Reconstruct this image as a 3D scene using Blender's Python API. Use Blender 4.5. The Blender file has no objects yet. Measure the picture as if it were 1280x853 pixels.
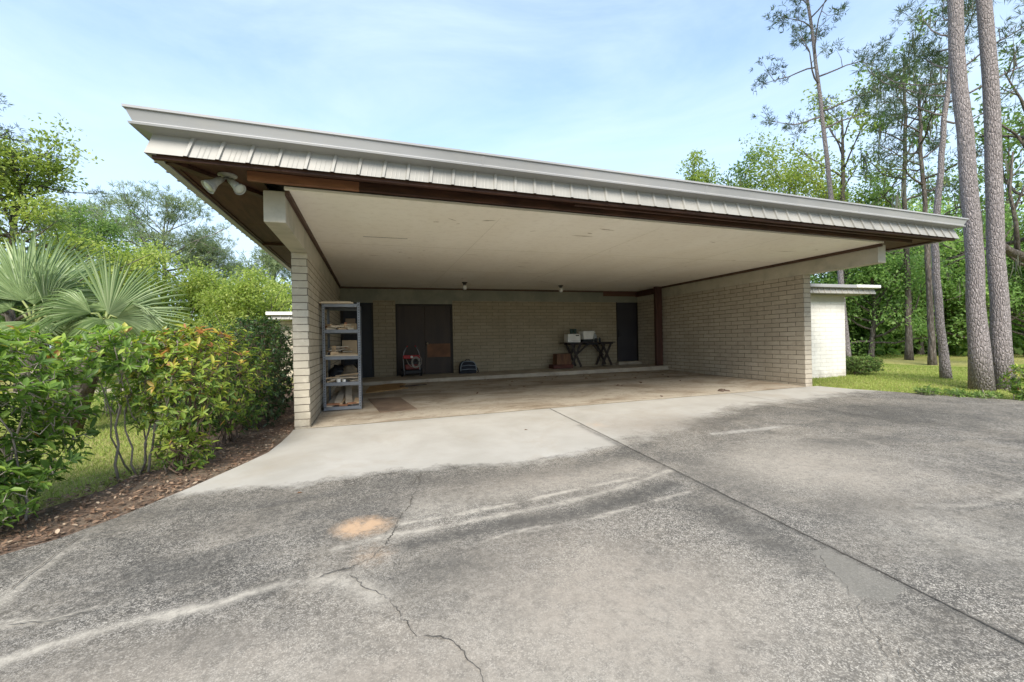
import bpy, math, random
import numpy as np
from mathutils import Vector, Matrix, Quaternion

SC = bpy.context.scene
COL = SC.collection
rng = np.random.default_rng(11)
random.seed(11)
R_ = math.radians

# ------------------------------------------------------------------ camera frame
F_PX, YAW, ROLL, EYE = 550.756, .307, .02, 1.155
_c, _s = math.cos(YAW), math.sin(YAW)
FWD = np.array([_s, _c, 0.]); R0 = np.array([_c, -_s, 0.]); U0 = np.array([0, 0, 1.])
RT = math.cos(ROLL) * R0 - math.sin(ROLL) * U0
UP = math.sin(ROLL) * R0 + math.cos(ROLL) * U0
CAM = np.array([0, 0, EYE])

def at(u, v, d):
    """world point seen at photo pixel (u, v) (1280 x 853) at depth d"""
    return CAM + d * (FWD + RT * (u - 640) / F_PX - UP * (v - 426.5) / F_PX)

# ------------------------------------------------------------------ terrain heights
def front_y(x):
    return 6.68 + .0343 * (np.clip(x, -3, 11) + .844)

def slab(x, y):
    return (np.clip(x, -3, 12) + .844) * .00572 + (np.minimum(y, 14.) - 6.73) * .0233

def G(x, y):
    x = np.asarray(x, float); y = np.asarray(y, float)
    fe = front_y(x)
    d = np.maximum(fe - y, 0)
    return np.where(y >= fe, slab(x, y), slab(x, fe) - .045 * np.minimum(d, 12.))

# ------------------------------------------------------------------ tags
def tag(o, label=None, cat=None, group=None, kind=None):
    if label: o['label'] = label
    if cat: o['category'] = cat
    if group: o['group'] = group
    if kind: o['kind'] = kind
    return o

def thing(name, loc, label, cat, group=None):
    o = bpy.data.objects.new(name, None)
    o.empty_display_size = .1
    COL.objects.link(o)
    o.location = Vector(loc)
    return tag(o, label, cat, group)

def world_loc(o):
    l = Vector((0, 0, 0))
    while o is not None:
        l = l + o.location
        o = o.parent
    return l

def copy_thing(o, loc, label=None, rotz=None, scale=None):
    c = o.copy(); COL.objects.link(c); c.location = Vector(loc)
    if rotz is not None: c.rotation_euler = (0, 0, rotz)
    if scale is not None: c.scale = (scale, scale, scale) if not hasattr(scale, '__len__') else scale
    if label: c['label'] = label
    for ch in list(o.children):
        k = ch.copy(); COL.objects.link(k); k.parent = c
        for g2 in list(ch.children):
            k2 = g2.copy(); COL.objects.link(k2); k2.parent = k
    return c

# ------------------------------------------------------------------ mesh building
class MB:
    def __init__(s): s.v = []; s.f = []
    def add(s, vs, fs):
        n = len(s.v)
        s.v.extend([tuple(map(float, p)) for p in vs]); s.f.extend([tuple(i + n for i in f) for f in fs])
        return s
    def box(s, x0, x1, y0, y1, z0, z1):
        return s.add([(x0,y0,z0),(x1,y0,z0),(x1,y1,z0),(x0,y1,z0),(x0,y0,z1),(x1,y0,z1),(x1,y1,z1),(x0,y1,z1)],
              [(0,3,2,1),(4,5,6,7),(0,1,5,4),(1,2,6,5),(2,3,7,6),(3,0,4,7)])
    def obox(s, c, size, rot=(0,0,0), taper=1.0):
        from mathutils import Euler
        m = Euler(rot).to_matrix(); hx, hy, hz = [a/2 for a in size]; vs = []
        for z in (-hz, hz):
            k = taper if z > 0 else 1.
            for x, y in ((-hx,-hy),(hx,-hy),(hx,hy),(-hx,hy)):
                vs.append(Vector(c) + m @ Vector((x*k, y*k, z)))
        return s.add(vs, [(0,3,2,1),(4,5,6,7),(0,1,5,4),(1,2,6,5),(2,3,7,6),(3,0,4,7)])
    def bar(s, a, b, w, h, up=(0,0,1)):
        a = Vector(a); b = Vector(b); d = (b-a).normalized(); u = Vector(up)
        sd = d.cross(u)
        if sd.length < 1e-4: sd = d.cross(Vector((1,0,0)))
        sd.normalize(); u = sd.cross(d).normalized(); vs = []
        for p in (a, b):
            for i, j in ((-1,-1),(1,-1),(1,1),(-1,1)):
                vs.append(p + sd*i*w/2 + u*j*h/2)
        return s.add(vs, [(0,3,2,1),(4,5,6,7),(0,1,5,4),(1,2,6,5),(2,3,7,6),(3,0,4,7)])
    def tube(s, pts, radii, n=8, cap=True):
        pts = [Vector(p) for p in pts]
        if not hasattr(radii, '__len__'): radii = [radii]*len(pts)
        base = len(s.v); ref = None
        for i, p in enumerate(pts):
            t = (pts[min(i+1, len(pts)-1)] - pts[max(i-1, 0)])
            t = t.normalized() if t.length > 1e-9 else Vector((0,0,1))
            if ref is None:
                ref = t.cross(Vector((.3,.9,.2)))
                if ref.length < 1e-3: ref = t.cross(Vector((1,0,0)))
            ref = (ref - t*ref.dot(t)).normalized(); b = t.cross(ref)
            for k in range(n):
                a = 2*math.pi*k/n
                s.v.append(tuple(p + (ref*math.cos(a) + b*math.sin(a))*radii[i]))
        for i in range(len(pts)-1):
            for k in range(n):
                a = base+i*n+k; b2 = base+i*n+(k+1) % n
                s.f.append((a, b2, b2+n, a+n))
        if cap:
            s.f.append(tuple(base+k for k in reversed(range(n))))
            s.f.append(tuple(base+(len(pts)-1)*n+k for k in range(n)))
        return s
    def lathe(s, prof, c=(0,0,0), axis=(0,0,1), n=20):
        q = Vector((0,0,1)).rotation_difference(Vector(axis).normalized())
        base = len(s.v); c = Vector(c)
        for r, z in prof:
            for k in range(n):
                a = 2*math.pi*k/n
                s.v.append(tuple(c + q @ Vector((r*math.cos(a), r*math.sin(a), z))))
        for i in range(len(prof)-1):
            for k in range(n):
                a = base+i*n+k; b2 = base+i*n+(k+1) % n
                s.f.append((a, b2, b2+n, a+n))
        s.f.append(tuple(base+k for k in reversed(range(n))))
        s.f.append(tuple(base+(len(prof)-1)*n+k for k in range(n)))
        return s
    def prism(s, poly, z0, z1):
        n = len(poly)
        f0 = z0 if callable(z0) else (lambda x, y: z0); f1 = z1 if callable(z1) else (lambda x, y: z1)
        vs = [(x, y, f0(x, y)) for x, y in poly] + [(x, y, f1(x, y)) for x, y in poly]
        return s.add(vs, [tuple(reversed(range(n))), tuple(range(n, 2*n))] + [(i, (i+1) % n, n+(i+1) % n, n+i) for i in range(n)])
    def build(s, name, mat, parent=None, bevel=0, smooth=False, solid=0):
        off = world_loc(parent) if parent is not None else Vector((0,0,0))
        me = bpy.data.meshes.new(name)
        me.from_pydata([tuple(Vector(p)-off) for p in s.v], [], s.f); me.update()
        me.materials.append(mat)
        if smooth: me.polygons.foreach_set('use_smooth', [True]*len(me.polygons))
        o = bpy.data.objects.new(name, me); COL.objects.link(o)
        if parent is not None: o.parent = parent
        if solid:
            m = o.modifiers.new('solid', 'SOLIDIFY'); m.thickness = solid; m.offset = 0
        if bevel:
            m = o.modifiers.new('bevel', 'BEVEL'); m.width = bevel; m.segments = 2; m.limit_method = 'ANGLE'
        return o

def build_multi(name, parts, parent, bevel=0):
    o = None; mb = MB(); idx = []
    for k, (b, mt) in enumerate(parts): mb.add(b.v, b.f); idx += [k]*len(b.f)
    o = mb.build(name, parts[0][1], parent, bevel)
    for b, mt in parts[1:]: o.data.materials.append(mt)
    o.data.polygons.foreach_set('material_index', idx); return o

def quad_mesh(name, V, Q, mat, parent=None, tint=None, smooth=False, attrs=None):
    off = np.array(world_loc(parent)) if parent is not None else np.zeros(3)
    V = np.asarray(V, np.float32) - off.astype(np.float32); Q = np.asarray(Q, np.int32)
    me = bpy.data.meshes.new(name)
    me.vertices.add(len(V)); me.vertices.foreach_set('co', V.ravel())
    k = Q.shape[1]
    me.loops.add(Q.size); me.loops.foreach_set('vertex_index', Q.ravel())
    me.polygons.add(len(Q)); me.polygons.foreach_set('loop_start', np.arange(0, Q.size, k, dtype=np.int32))
    me.polygons.foreach_set('loop_total', np.full(len(Q), k, np.int32))
    if smooth: me.polygons.foreach_set('use_smooth', np.ones(len(Q), bool))
    a = dict(attrs or {})
    if tint is not None: a['tint'] = tint
    for nm, arr in a.items():
        at_ = me.attributes.new(nm, 'FLOAT', 'POINT'); at_.data.foreach_set('value', np.asarray(arr, np.float32))
    me.update(calc_edges=True); me.validate()
    me.materials.append(mat)
    o = bpy.data.objects.new(name, me); COL.objects.link(o)
    if parent is not None: o.parent = parent
    return o

# ------------------------------------------------------------------ materials
class NT:
    def __init__(s, name):
        s.m = bpy.data.materials.new(name); s.m.use_nodes = True
        s.t = s.m.node_tree; s.t.nodes.clear(); s.out = s.n('ShaderNodeOutputMaterial')
    def n(s, t, **kw):
        x = s.t.nodes.new(t)
        for k, v in kw.items(): setattr(x, k, v)
        return x
    def set(s, sock, val):
        if isinstance(val, bpy.types.NodeSocket): s.t.links.new(val, sock)
        else:
            if sock.type == 'RGBA' and len(val) == 3: val = (*val, 1)
            sock.default_value = val
    def pos(s, scale=(1,1,1), obj=False):
        if obj: p = s.n('ShaderNodeTexCoord').outputs['Object']
        else: p = s.n('ShaderNodeNewGeometry').outputs['Position']
        mp = s.n('ShaderNodeMapping'); mp.inputs['Scale'].default_value = scale
        s.t.links.new(p, mp.inputs['Vector']); return mp.outputs['Vector']
    def noise(s, vec, scale, detail=4, rough=.55, dist=0):
        x = s.n('ShaderNodeTexNoise'); s.set(x.inputs['Vector'], vec)
        x.inputs['Scale'].default_value = scale; x.inputs['Detail'].default_value = detail
        x.inputs['Roughness'].default_value = rough; x.inputs['Distortion'].default_value = dist
        return x.outputs['Fac']
    def ramp(s, fac, stops):
        x = s.n('ShaderNodeValToRGB'); s.set(x.inputs['Fac'], fac); e = x.color_ramp.elements
        while len(e) < len(stops): e.new(.5)
        for i, (p, c) in enumerate(stops):
            e[i].position = p; e[i].color = (c, c, c, 1) if not hasattr(c, '__len__') else (*c, 1)
        return x.outputs['Color']
    def mix(s, fac, a, b, mode='MIX'):
        x = s.n('ShaderNodeMix', data_type='RGBA', blend_type=mode)
        s.set(x.inputs['Factor'], fac); s.set(x.inputs['A'], a) if False else s.set(x.inputs[6], a); s.set(x.inputs[7], b)
        return x.outputs[2]
    def math(s, op, a, b=0.):
        x = s.n('ShaderNodeMath', operation=op); s.set(x.inputs[0], a); s.set(x.inputs[1], b); x.use_clamp = False
        return x.outputs[0]
    def attr(s, name):
        x = s.n('ShaderNodeAttribute', attribute_name=name); return x.outputs['Fac']
    def bump(s, h, strength=.3, dist=.01):
        x = s.n('ShaderNodeBump'); s.set(x.inputs['Height'], h)
        x.inputs['Strength'].default_value = strength; x.inputs['Distance'].default_value = dist
        return x.outputs['Normal']
    def bsdf(s, color, rough=.8, normal=None, metal=0., spec=.3, trans=0.):
        b = s.n('ShaderNodeBsdfPrincipled')
        s.set(b.inputs['Base Color'], color); s.set(b.inputs['Roughness'], rough)
        b.inputs['Metallic'].default_value = metal; b.inputs['Specular IOR Level'].default_value = spec
        b.inputs['Transmission Weight'].default_value = trans
        if normal is not None: s.t.links.new(normal, b.inputs['Normal'])
        s.t.links.new(b.outputs[0], s.out.inputs['Surface']); return b

def pmat(name, c1, c2, scale=6, rough=.75, bump=.15, bscale=None, stretch=(1,1,1), metal=0., spec=.3, detail=5, obj=False, lo=.35, hi=.65, dirt=None):
    t = NT(name); p = t.pos(stretch, obj)
    c = t.mix(t.ramp(t.noise(p, scale, detail), [(lo, 0), (hi, 1)]), c1, c2)
    if dirt:
        c = t.mix(t.ramp(t.noise(t.pos((1,1,1), obj), dirt[1], 6, .65), [(.5, 0), (.72, dirt[2])]), c, dirt[0])
    nrm = t.bump(t.noise(p, bscale or scale*4, 4), bump, .01) if bump else None
    t.bsdf(c, rough, nrm, metal, spec); return t.m

def brick_mat(name, c1, c2, mortar, bw=.4, rh=.1016, ms=.005, dirt=None, ph=0.):
    t = NT(name)
    g = t.n('ShaderNodeNewGeometry'); sx = t.n('ShaderNodeSeparateXYZ'); t.t.links.new(g.outputs['Position'], sx.inputs[0])
    cb = t.n('ShaderNodeCombineXYZ')
    t.set(cb.inputs[0], t.math('ADD', t.math('ADD', sx.outputs[0], sx.outputs[1]), ph)); nz = t.noise(t.pos(), 7, 4, .7)
    t.set(cb.inputs[1], t.math('ADD', t.math('ADD', sx.outputs[2], 1.0 - .006), t.math('MULTIPLY', t.math('SUBTRACT', nz, .5), .012)))
    b = t.n('ShaderNodeTexBrick'); t.t.links.new(cb.outputs[0], b.inputs['Vector'])
    b.inputs['Scale'].default_value = 1; b.inputs['Brick Width'].default_value = bw; b.inputs['Row Height'].default_value = rh
    b.inputs['Mortar Size'].default_value = ms; b.inputs['Mortar Smooth'].default_value = .3; b.inputs['Bias'].default_value = 0
    b.offset = .5
    t.set(b.inputs['Color1'], c1); t.set(b.inputs['Color2'], c2); t.set(b.inputs['Mortar'], mortar)
    c = b.outputs['Color']
    pos = t.pos()
    c = t.mix(t.ramp(t.noise(pos, 3.0, 6, .6), [(.3, .0), (.75, .45)]), c, tuple(a*.68 for a in c2))
    c = t.mix(t.ramp(t.noise(t.pos((1,1,2.2)), 9.0, 7, .7), [(.52, 0), (.66, .35)]), c, tuple(min(1, a*1.25) for a in c1))
    c = t.mix(t.ramp(t.noise(pos, 26, 4, .7), [(.62, 0), (.70, .6)]), c, tuple(a*.45 for a in c2))
    gr = t.math('MULTIPLY', t.ramp(sx.outputs[2], [(0.0, .75), (.30, 0.)]), t.ramp(t.noise(pos, 6, 5, .7), [(.35, .1), (.65, 1)]))
    c = t.mix(gr, c, (.20,.165,.12))
    c = t.mix(t.ramp(t.noise(t.pos((1,1,.25)), 1.3, 5, .6), [(.5, 0.), (.75, .3)]), c, dirt or tuple(a*.6 for a in c2))
    h = t.math('ADD', t.math('MULTIPLY', b.outputs['Fac'], -1.), t.math('MULTIPLY', t.noise(pos, 60, 4), .25))
    t.bsdf(c, .85, t.bump(h, .6, .006), 0, .2); return t.m

def leaf_mat(name, stops, trans=.35, rough=.5, spec=.3):
    t = NT(name)
    c = t.ramp(t.attr('tint'), stops)
    b = t.n('ShaderNodeBsdfPrincipled'); t.set(b.inputs['Base Color'], c); b.inputs['Roughness'].default_value = rough
    b.inputs['Specular IOR Level'].default_value = spec
    tr = t.n('ShaderNodeBsdfTranslucent')
    hs = t.n('ShaderNodeHueSaturation'); hs.inputs['Value'].default_value = 1.6; hs.inputs['Saturation'].default_value = 1.1
    t.set(hs.inputs['Color'], c); t.t.links.new(hs.outputs[0], tr.inputs['Color'])
    mx = t.n('ShaderNodeMixShader'); mx.inputs[0].default_value = trans
    t.t.links.new(b.outputs[0], mx.inputs[1]); t.t.links.new(tr.outputs[0], mx.inputs[2]); t.t.links.new(mx.outputs[0], t.out.inputs['Surface'])
    return t.m

M = {}
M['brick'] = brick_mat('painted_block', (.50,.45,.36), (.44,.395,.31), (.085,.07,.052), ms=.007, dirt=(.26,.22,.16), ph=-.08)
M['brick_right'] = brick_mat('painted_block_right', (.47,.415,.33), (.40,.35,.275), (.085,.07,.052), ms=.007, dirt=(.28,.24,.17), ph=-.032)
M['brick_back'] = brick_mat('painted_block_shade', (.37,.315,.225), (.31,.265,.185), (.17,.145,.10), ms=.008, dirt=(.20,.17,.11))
M['brick_white'] = brick_mat('white_block', (.68,.66,.61), (.64,.62,.57), (.45,.43,.39), bw=.4, dirt=(.55,.5,.42))
M['beam'] = pmat('beam_paint', (.47,.43,.35), (.40,.37,.295), 3, .8, .2, 30, dirt=((.22,.23,.19), 2.2, .6))
M['beam_grey'] = pmat('stained_grey_plaster', (.26,.255,.205), (.20,.205,.17), 1.6, .85, .15, 30, dirt=((.35,.33,.26), 2.6, .6))
M['ceil'] = pmat('ceiling_paint', (.90,.86,.76), (.85,.80,.69), 1.2, .85, .05, 20, dirt=((.50,.44,.34), 9.0, .22), stretch=(1,.4,1))
M['ceilstain'] = pmat('ceiling_mildew', (.36,.30,.22), (.52,.46,.36), 9, .9, 0)
M['ceilseam'] = pmat('ceiling_joint', (.62,.57,.47), (.56,.51,.42), 3, .9, 0)
M['rimwood'] = pmat('weathered_brown_wood', (.038,.016,.010), (.095,.040,.023), 2.2, .6, .3, 14, stretch=(1,9,9), lo=.4, hi=.75)
M['rustwood'] = pmat('bare_red_wood', (.30,.135,.07), (.15,.065,.035), 1.6, .6, .3, 14, stretch=(1,9,9))
M['soffit'] = pmat('dark_soffit_plywood', (.05,.021,.014), (.085,.037,.022), 2.5, .7, .25, 12, stretch=(6,1,1))
M['trim'] = pmat('brown_trim', (.10,.06,.04), (.07,.04,.028), 3, .65, .2, 20, stretch=(5,1,5))
M['postwood'] = pmat('brown_post_paint', (.085,.040,.030), (.055,.027,.022), 2, .55, .2, 25, stretch=(6,6,.7))
M['redboard'] = pmat('red_brown_board', (.13,.065,.045), (.09,.045,.032), 2, .6, .2, 25, stretch=(.7,6,6))
M['siding'] = pmat('ribbed_metal_cream', (.305,.295,.268), (.25,.242,.22), 1.5, .45, .02, 20, dirt=((.36,.33,.28), 3.0, .35), stretch=(1,1,.3))
M['gutter'] = pmat('gutter_metal', (.335,.335,.335), (.275,.275,.275), 1.2, .4, .02, 20, dirt=((.36,.345,.32), 2.5, .4), stretch=(.6,1,3))
M['roof'] = pmat('roof_sheet', (.35,.34,.32), (.28,.27,.26), 2, .8)
M['doorbrown'] = pmat('dark_brown_door', (.046,.029,.020), (.030,.019,.014), 1.5, .5, .1, 20, stretch=(4,4,.6))
M['doorrust'] = pmat('worn_rust_patch', (.21,.10,.05), (.11,.055,.032), 3, .7, .15, 25)
M['doorgrey'] = pmat('charcoal_door', (.045,.043,.05), (.034,.033,.039), 1.5, .5, .05, 20)
M['doornavy'] = pmat('near_black_door', (.012,.014,.02), (.018,.02,.026), 1.5, .5, .05, 20)
M['frame'] = pmat('dark_frame', (.02,.016,.014), (.03,.024,.02), 3, .6, .05)
M['knob'] = pmat('brushed_knob', (.55,.5,.42), (.4,.36,.3), 20, .3, 0, metal=1.)
M['white'] = pmat('white_enamel', (.75,.74,.70), (.66,.65,.60), 5, .4, .03)
M['shelfmetal'] = pmat('blue_grey_steel', (.225,.235,.25), (.165,.172,.185), 4, .4, .03, metal=.3)
M['board'] = pmat('raw_board', (.60,.43,.26), (.46,.32,.19), 3, .7, .2, 20, stretch=(2,9,9), obj=True)
M['boardgrey'] = pmat('greyed_board', (.48,.40,.30), (.36,.30,.22), 3, .7, .2, 20, stretch=(2,9,9), obj=True)
M['boardred'] = pmat('red_brown_offcut', (.36,.17,.085), (.24,.11,.06), 3, .7, .2, 20, stretch=(2,9,9), obj=True)
M['paleboard'] = pmat('pale_board', (.62,.52,.38), (.52,.43,.31), 3, .7, .2, 20, stretch=(2,9,9), obj=True)
M['carton'] = pmat('cardboard', (.42,.31,.19), (.35,.26,.16), 3, .85, .05, 30)
M['cartondark'] = pmat('old_cardboard', (.17,.12,.075), (.13,.09,.06), 3, .85, .05, 30)
M['bagdark'] = pmat('black_plastic_bag', (.015,.015,.016), (.03,.03,.032), 6, .35, .6, 14)
M['bagtan'] = pmat('tan_sack', (.22,.17,.11), (.16,.125,.08), 6, .8, .5, 14)
M['blacktable'] = pmat('dark_table_wood', (.022,.016,.015), (.035,.024,.021), 3, .5, .1)
M['crate'] = pmat('stained_crate_wood', (.17,.085,.04), (.09,.04,.024), 3, .65, .2, 20, stretch=(4,4,1))
M['crate2'] = pmat('stained_crate_base', (.11,.035,.025), (.07,.026,.02), 3, .65, .2, 20, stretch=(1,4,4))
M['red'] = pmat('red_paint', (.42,.025,.03), (.32,.02,.024), 5, .4, .03)
M['darkred'] = pmat('faded_red_engine', (.22,.05,.04), (.14,.035,.03), 8, .5, .05)
M['black'] = pmat('black_plastic', (.014,.014,.016), (.022,.022,.024), 6, .5, .05)
M['rubber'] = pmat('tyre_rubber', (.012,.012,.012), (.02,.02,.02), 12, .8, .1)
M['greytube'] = pmat('grey_tube', (.32,.32,.33), (.26,.26,.27), 6, .4, 0, metal=.6)
M['hose'] = pmat('pale_hose', (.33,.30,.26), (.25,.23,.2), 8, .5, 0)
M['navy'] = pmat('navy_nylon', (.012,.015,.024), (.018,.022,.034), 9, .7, .3, 60)
M['piping'] = pmat('grey_piping', (.25,.29,.34), (.2,.24,.28), 9, .6, 0)
M['green'] = pmat('dark_green_tin', (.012,.04,.03), (.018,.05,.04), 6, .4, 0)
M['mattan'] = pmat('woven_tan', (.36,.22,.09), (.22,.13,.055), 3, .8, .4, 40, stretch=(2,8,1))
M['matbrown'] = pmat('worn_brown_mat', (.22,.16,.11), (.15,.105,.075), 2.2, .85, .3, 60, dirt=((.07,.05,.035), 1.2, .8))
M['gasket'] = pmat('dark_edge', (.04,.03,.025), (.05,.04,.03), 4, .8, 0)
t = NT('frosted_glass'); t.bsdf((.82,.82,.8), .35, None, 0, .5, .25); M['globe'] = t.m
t = NT('clear_jug'); t.bsdf((.7,.74,.76), .2, None, 0, .5, .6); M['jug'] = t.m
M['lampwhite'] = pmat('weathered_lamp_paint', (.40,.40,.36), (.22,.22,.20), 14, .55, .05)
t = NT('lamp_lens'); t.bsdf((.50,.52,.44), .25, None, 0, .5, .1); M['lens'] = t.m
M['socket'] = pmat('dark_socket', (.05,.045,.04), (.08,.07,.06), 8, .5, 0)
M['concrete_step'] = pmat('step_concrete', (.44,.39,.31), (.35,.305,.24), 2.5, .85, .2, 40, dirt=((.16,.12,.085), 3, .6))
M['bark'] = None

def bark_mat(name, c1, c2, c3, sc=9):
    t = NT(name); p = t.pos((1,1,.28))
    v = t.n('ShaderNodeTexVoronoi', feature='DISTANCE_TO_EDGE'); t.set(v.inputs['Vector'], t.mix(.12, p, t.n('ShaderNodeTexNoise').outputs['Color'])); v.inputs['Scale'].default_value = sc
    n = t.noise(p, sc*1.2, 6, .7)
    c = t.mix(t.ramp(n, [(.33, 0), (.68, 1)]), c1, c2)
    c = t.mix(t.ramp(t.noise(p, sc*3, 4, .7), [(.5, 0), (.60, .8)]), c, c3)
    c = t.mix(t.ramp(v.outputs['Distance'], [(0., .30), (.07, 0.)]), c, tuple(a*.5 for a in c1))
    h = t.math('ADD', t.ramp(v.outputs['Distance'], [(0, 0), (.2, 1)]), t.math('MULTIPLY', n, .7))
    t.bsdf(c, .9, t.bump(h, .8, .025), 0, .15); return t.m
M['bark'] = bark_mat('pine_bark', (.145,.122,.117), (.255,.228,.22), (.44,.395,.385), 34)
M['bark_dark'] = bark_mat('oak_bark', (.075,.062,.052), (.12,.10,.085), (.19,.17,.15), 8)
M['stem'] = pmat('grey_stem', (.20,.165,.135), (.30,.26,.22), 9, .8, .2, 60)
M['stemdark'] = pmat('brown_stem', (.075,.05,.036), (.12,.085,.06), 9, .8, .2, 60)
M['lf_bright'] = leaf_mat('spring_leaf', [(0, (.12,.18,.035)), (.45, (.25,.32,.07)), (.8, (.37,.42,.11)), (1, (.46,.48,.17))], .5)
M['lf_mid'] = leaf_mat('green_leaf', [(0, (.065,.11,.032)), (.5, (.14,.22,.060)), (.85, (.22,.31,.09)), (1, (.31,.37,.14))], .5)
M['lf_wood'] = leaf_mat('woodland_leaf', [(0, (.10,.175,.06)), (.5, (.23,.36,.115)), (.85, (.36,.49,.16)), (1, (.46,.55,.22))], .55)
M['lf_pine'] = leaf_mat('pine_needle', [(0, (.040,.065,.030)), (.5, (.070,.105,.045)), (1, (.13,.165,.07))], .35)
M['lf_pale'] = leaf_mat('pale_pine', [(0, (.12,.16,.08)), (.5, (.20,.25,.12)), (1, (.29,.34,.17))], .45)
M['lf_shrub'] = leaf_mat('glossy_shrub_leaf', [(0, (.060,.115,.026)), (.4, (.13,.22,.042)), (.7, (.23,.34,.06)), (.93, (.38,.44,.08)), (.985, (.46,.42,.09)), (1, (.38,.18,.07))], .42, .42, .3)
M['lf_red'] = leaf_mat('reddish_shrub_leaf', [(0, (.055,.105,.024)), (.35, (.13,.20,.036)), (.62, (.26,.33,.055)), (.85, (.42,.43,.08)), (.95, (.46,.33,.09)), (1, (.38,.18,.08))], .42, .42, .3)
M['lf_hedge'] = leaf_mat('dark_hedge_leaf', [(0, (.018,.040,.014)), (.5, (.042,.085,.025)), (.85, (.085,.15,.04)), (1, (.20,.27,.10))], .25, .38, .4)
M['lf_palm'] = leaf_mat('palm_leaf', [(0, (.11,.175,.065)), (.5, (.25,.33,.15)), (1, (.50,.56,.34))], .3, .4, .4)
M['lf_moss'] = leaf_mat('hanging_moss', [(0, (.10,.105,.08)), (1, (.20,.20,.16))], .3, .9, .1)
M['grassblade'] = leaf_mat('grass_blade', [(0, (.15,.22,.05)), (.5, (.28,.35,.085)), (.85, (.40,.43,.14)), (1, (.48,.44,.22))], .35, .6, .2)
M['litter'] = leaf_mat('dead_leaf', [(0, (.08,.05,.035)), (.4, (.17,.105,.068)), (.75, (.29,.195,.13)), (1, (.44,.35,.25))], .1, .75, .2)

# ground
t = NT('lawn_soil'); p = t.pos()
c = t.mix(t.ramp(t.noise(p, .5, 6, .6), [(.35, 0), (.68, 1)]), (.27,.29,.075), (.36,.33,.13))
c = t.mix(t.ramp(t.noise(p, 18, 6, .7), [(.4, 0), (.7, .6)]), c, (.10,.085,.04))
t.bsdf(c, .95, t.bump(t.noise(p, 40, 5, .7), .6, .04), 0, .1); M['ground'] = t.m
t = NT('mulch'); p = t.pos()
c = t.mix(t.ramp(t.noise(p, 22, 6, .7), [(.35, 0), (.68, 1)]), (.12,.082,.06), (.27,.195,.145))
c = t.mix(t.ramp(t.noise(p, 1.3, 4, .6), [(.5, 0), (.66, .75)]), c, (.24,.20,.15))
t.bsdf(c, .95, t.bump(t.noise(p, 45, 5, .75), 1., .03), 0, .1); M['mulch'] = t.m

# driveway concrete: stains come from measured masks stored on the mesh
t = NT('weathered_concrete'); p = t.pos()
big = t.noise(p, .55, 6, .62, .6); mid = t.noise(p, 5.5, 9, .76, .3); fine = t.noise(p, 75, 3, .6)
dirty = t.mix(t.ramp(mid, [(.34, 0), (.66, 1)]), (.044,.039,.032), (.158,.140,.113))
dirty = t.mix(t.ramp(big, [(.44, 0), (.60, .85)]), dirty, t.mix(mid, (.145,.126,.10), (.30,.265,.213)))
dirty = t.mix(t.ramp(t.noise(t.pos((1.,1.7,1)), 1.1, 6, .7, 1.), [(.45, 0), (.60, .85)]), dirty, (.042,.040,.036))
# aggregate flecks
vo = t.n('ShaderNodeTexVoronoi'); t.set(vo.inputs['Vector'], p); vo.inputs['Scale'].default_value = 165
sp = t.n('ShaderNodeSeparateColor'); t.t.links.new(vo.outputs['Color'], sp.inputs[0])
fleck = t.math('MULTIPLY', t.ramp(sp.outputs[0], [(.70, 0), (.78, 1)]), t.ramp(t.noise(p, 1.7, 5, .7), [(.38, .06), (.60, .95)]))
dirty = t.mix(fleck, dirty, (.44,.405,.345))
v2 = t.n('ShaderNodeTexVoronoi'); t.set(v2.inputs['Vector'], p); v2.inputs['Scale'].default_value = 300
s2 = t.n('ShaderNodeSeparateColor'); t.t.links.new(v2.outputs['Color'], s2.inputs[0])
dirty = t.mix(t.math('MULTIPLY', t.ramp(s2.outputs[0], [(.68, 0), (.76, .55)]), t.ramp(t.noise(p, 2.6, 5, .7), [(.38, .15), (.60, 1.)])), dirty, (.46,.43,.38))
dark = t.ramp(s2.outputs[1], [(.62, 0), (.72, .65)])
dirty = t.mix(dark, dirty, (.065,.062,.056))
clean = t.mix(t.ramp(t.noise(p, 1.4, 6, .6, .3), [(.3, 0), (.7, 1)]), (.315,.297,.258), (.40,.381,.342))
clean = t.mix(t.ramp(t.noise(p, .8, 5, .7, .5), [(.52, 0), (.72, .55)]), clean, (.29,.25,.19))
clean = t.mix(t.ramp(fine, [(.4, 0), (.7, .25)]), clean, (.36,.34,.30))
dm = t.ramp(t.math('ADD', t.attr('dirt'), t.math('MULTIPLY', t.math('SUBTRACT', t.noise(p, 3.2, 9, .78), .5), 1.3)), [(.30, 0), (.64, 1)])
c = t.mix(dm, clean, dirty)
grit = t.math('ADD', t.math('MULTIPLY', t.noise(p, 26, 7, .85), .6), t.math('MULTIPLY', t.noise(p, 70, 4, .8), .4))
c = t.mix(t.math('MULTIPLY', t.ramp(grit, [(.50, 0), (.60, .55)]), dm), c, (.36,.328,.275))
c = t.mix(t.math('MULTIPLY', t.ramp(grit, [(.41, .75), (.50, 0)]), dm), c, (.055,.050,.042))
c = t.mix(t.math('MULTIPLY', t.attr('dark'), t.ramp(t.noise(p, 12, 7, .8), [(.33, .35), (.54, 1)])), c, (.052,.050,.045))
lm = t.math('MULTIPLY', t.attr('light'), t.ramp(t.noise(p, 14, 5, .75), [(.32, .25), (.58, 1)]))
c = t.mix(lm, c, (.40,.366,.305))
c = t.mix(t.math('MULTIPLY', t.attr('beige'), t.ramp(t.noise(p, 7, 7, .75), [(.3, .35), (.6, 1)])), c, t.mix(grit, (.10,.085,.066), (.44,.385,.315)))
pm = t.math('MULTIPLY', t.attr('patch'), .75); c = t.mix(pm, c, t.mix(fine, (.12,.113,.096), (.21,.195,.165)))
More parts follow.
